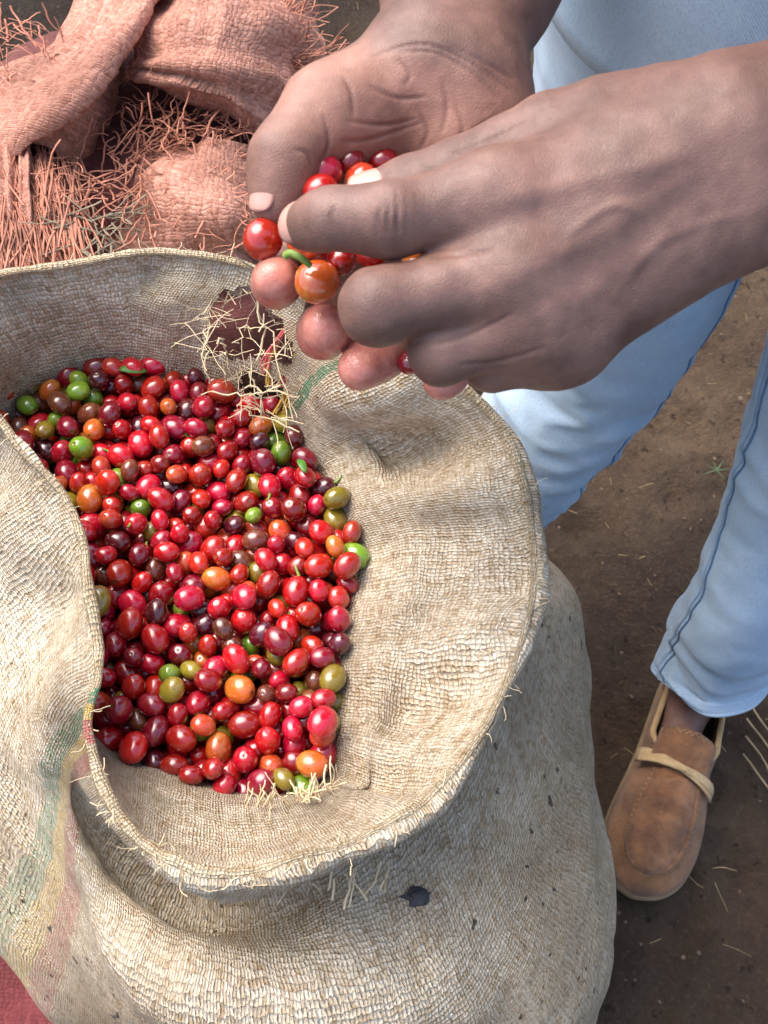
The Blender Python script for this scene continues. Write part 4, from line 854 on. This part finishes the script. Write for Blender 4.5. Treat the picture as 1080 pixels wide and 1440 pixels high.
    # straps crossing the vamp, twisted
    for k, (x0, x1, dz) in enumerate(((.575, .505, .0), (.555, .525, .002))):
        L0 = []; 
        for q in np.linspace(0, 1, 22): L0.append((L * (x0 * (1 - q) + x1 * q), .004 + .040 * (1 - 2 * q), .050 + .028 * math.sin(q * math.pi) ** .6 + dz))
        L0 = np.array(L0); rowsS = []
        for j, p in enumerate(L0):
            tw_ = .5 * math.sin(j * .35 + k * 2); wd_ = .0028 + .0024 * abs(math.cos(j * .16)); rowsS.append([p + np.array([math.cos(tw_) * s_ * wd_, 0, math.sin(tw_) * s_ * wd_ * .5 + .0012 * (1 - s_ * s_)]) for s_ in (-1, -.5, 0, .5, 1)])
        parts.append(('strap', mesh('strap', np.array(rowsS).reshape(-1, 3), grid_faces(22, 5)), M['strap']))
    # padded collar edge and lining
    bk = np.where(t <= .50)[0]; srt = sorted(bk, key=lambda k: (k + n_ // 2) % n_); cr = topr[srt]; V_, F_ = tubes([cr], [.0032], 8); parts.append(('collar', mesh('collar', V_, F_), M['strap']))
    ins = R3_(outline(inset=.006), .026); parts.append(('insole', loft([ins, ins * np.array([1, 1, 1]) + np.array([0, 0, .002])], True, True), M['insole']))
    return parts
SP = shoe_parts()
def put_shoe(heel, dirv, label):
    ang = math.atan2(-dirv[1], -dirv[0]); Mx = Matrix.Translation((heel[0], heel[1], .002)) @ Matrix.Rotation(ang, 4, 'Z'); up = None
    for nm, me_, mat in sorted(SP, key=lambda p: p[0] != 'upper'):
        o = bpy.data.objects.new('shoe' if nm == 'upper' else nm, me_); COL.objects.link(o)
        if not me_.materials: me_.materials.append(mat); me_.polygons.foreach_set('use_smooth', [True] * len(me_.polygons))
        if nm == 'upper': up = o; o.parent = person; o.matrix_parent_inverse = Matrix.Translation(person.location).inverted(); o.matrix_basis = Mx; o['label'] = label
        else: o.parent = up
        if nm in ('upper', 'tongue', 'strap', 'apron'): sm = o.modifiers.new('s', 'SOLIDIFY'); sm.thickness = .0022; sm.offset = -1 if nm != 'strap' else 0
put_shoe(SHOE_H, sdv, 'tan suede moccasin shoe beside the sack'); H2 = ANK2 + sdv * SHOE_L * .2; put_shoe(H2, sdv, 'tan suede moccasin shoe behind the sack')

# ------------------------------------------------------------------ cherries held in the hands
HC = [(370,336,.386,58,'bright','glossy bright red cherry held out between the two thumbs',1.2),(446,396,.378,62,'orange','shiny orange cherry with green stem held above the fingertips',.5),(432,338,.380,56,'scarlet','orange red cherry pinched under the index fingernail',.9),
      (456,241,.389,50,'bright','bright red cherry against the thumb in the cupped palm',.4),(492,226,.395,44,'deep','dark red cherry showing its round scar in the cupped palm',1.5),(538,225,.400,44,'deep','small crimson cherry set apart at the back of the cupped palm',2.0),
      (450,268,.383,50,'bright','red cherry half covered by the index finger in the palm',.2),(480,366,.384,44,'deep','dark red cherry between index and bent middle finger',1.0),(578,509,.402,38,'deep','dark red cherry peeping out below the ring finger',.7),
      (585,373,.384,42,'orange','orange cherry glimpsed in the gap between the upper two fingers',.3),(618,362,.392,38,'maroon','dark cherry glimpsed deep in the gap between the fingers',.3),(508,252,.393,46,'scarlet','reddish cherry beneath the thumbnail in the palm',.6),
      (500,300,.398,54,'bright',None,0),(560,285,.404,52,'deep',None,0),(520,350,.402,54,'bright',None,0),(420,300,.396,50,'deep',None,0),(440,350,.400,52,'bright',None,0),(580,330,.402,52,'bright',None,0),(540,400,.402,50,'deep',None,0)]
for (x, y, d, s_, kd, lab, rz) in HC:
    o = cherry_obj(int(RNG.integers(0, 5)), 'ch_' + kd); o.location = atd(x, y, d); r = s_ / 2 / FPX * d; o.scale = (r * .88, r, r); o.rotation_euler = (RNG.uniform(-.4, .4), RNG.uniform(-.5, .2), rz)
    tag(o, lab or (WORDS[kd] + ' coffee cherry enclosed between the two hands'), 'cherry', None if lab else WORDS[kd] + ' cherries enclosed in the hands')
    if x == 446:
        o.rotation_euler = (0, 0, 0); V_, F_ = tubes([catmull((np.array([atd(436,374,.366), atd(420,362,.364), atd(404,356,.366), atd(396,360,.368)]) - atd(x, y, d)) / r, 10)], [np.linspace(.15, .2, 10) * 1.0], 8); st = link('stem', mesh('stem', V_, F_), M['stem']); st.parent = o

# ------------------------------------------------------------------ litter on the ground
lines, rad = [], []
for k in range(240):
    x, y = RNG.uniform(-.05, .75), RNG.uniform(-.1, 1.5); b = np.array([x, y, .004 + RNG.random() * .004]); a_ = RNG.uniform(0, 6.28); lines.append(wisp(b, [math.cos(a_), math.sin(a_), 0], RNG.uniform(.006, .03) , .35, 5, 0)); rad.append(RNG.uniform(.0002, .0006))
V_, F_ = tubes(lines, rad, 4, .5); o = link('ground_straw', mesh('ground_straw', V_, F_), M['straw']); tag(o, 'short bits of dry straw scattered over the dirt', 'straw', kind='stuff')
bm = bmesh.new()
for k in range(700):
    r = RNG.uniform(.0008, .0028) * (1.6 if RNG.random() < .03 else 1); mx = Matrix.Translation((RNG.uniform(-.05, .8), RNG.uniform(-.15, 1.5), r * .3)) @ Matrix.Rotation(RNG.uniform(0, 6), 4, 'Z') @ Matrix.Diagonal((r, r * RNG.uniform(.6, 1), r * .6, 1)); bmesh.ops.create_icosphere(bm, subdivisions=1, radius=1, matrix=mx)
me = bpy.data.meshes.new('ground_crumbs'); bm.to_mesh(me); bm.free(); o = link('ground_crumbs', me, M['stone'], smooth=False); tag(o, 'small crumbs of dry earth and grit on the dirt', 'grit', kind='stuff')
lines = [wisp(at(1008, 662, .006), [math.cos(a_), math.sin(a_), .25], .016, .3, 6) for a_ in (.2, .9, 1.6, 2.6, 3.4, 5.2)]; V_, F_ = tubes(lines, [np.linspace(.0016, .0003, 6)] * 6, 4, .3); o = link('grass_sprig', mesh('grass_sprig', V_, F_), M['sprig']); tag(o, 'tiny green grass sprig on the dirt between the legs', 'grass')
lines = [wisp(at(1050 + RNG.uniform(-8, 8), 985 + 25 * k, .008), [.5, -.8, .1], .06, .3, 6) for k in range(4)]; V_, F_ = tubes(lines, [.0016] * 4, 4, .3); o = link('dry_stalk', mesh('dry_stalk', V_, F_), M['straw']); tag(o, 'dry stalks lying on the dirt beside the shoe', 'straw', kind='stuff')
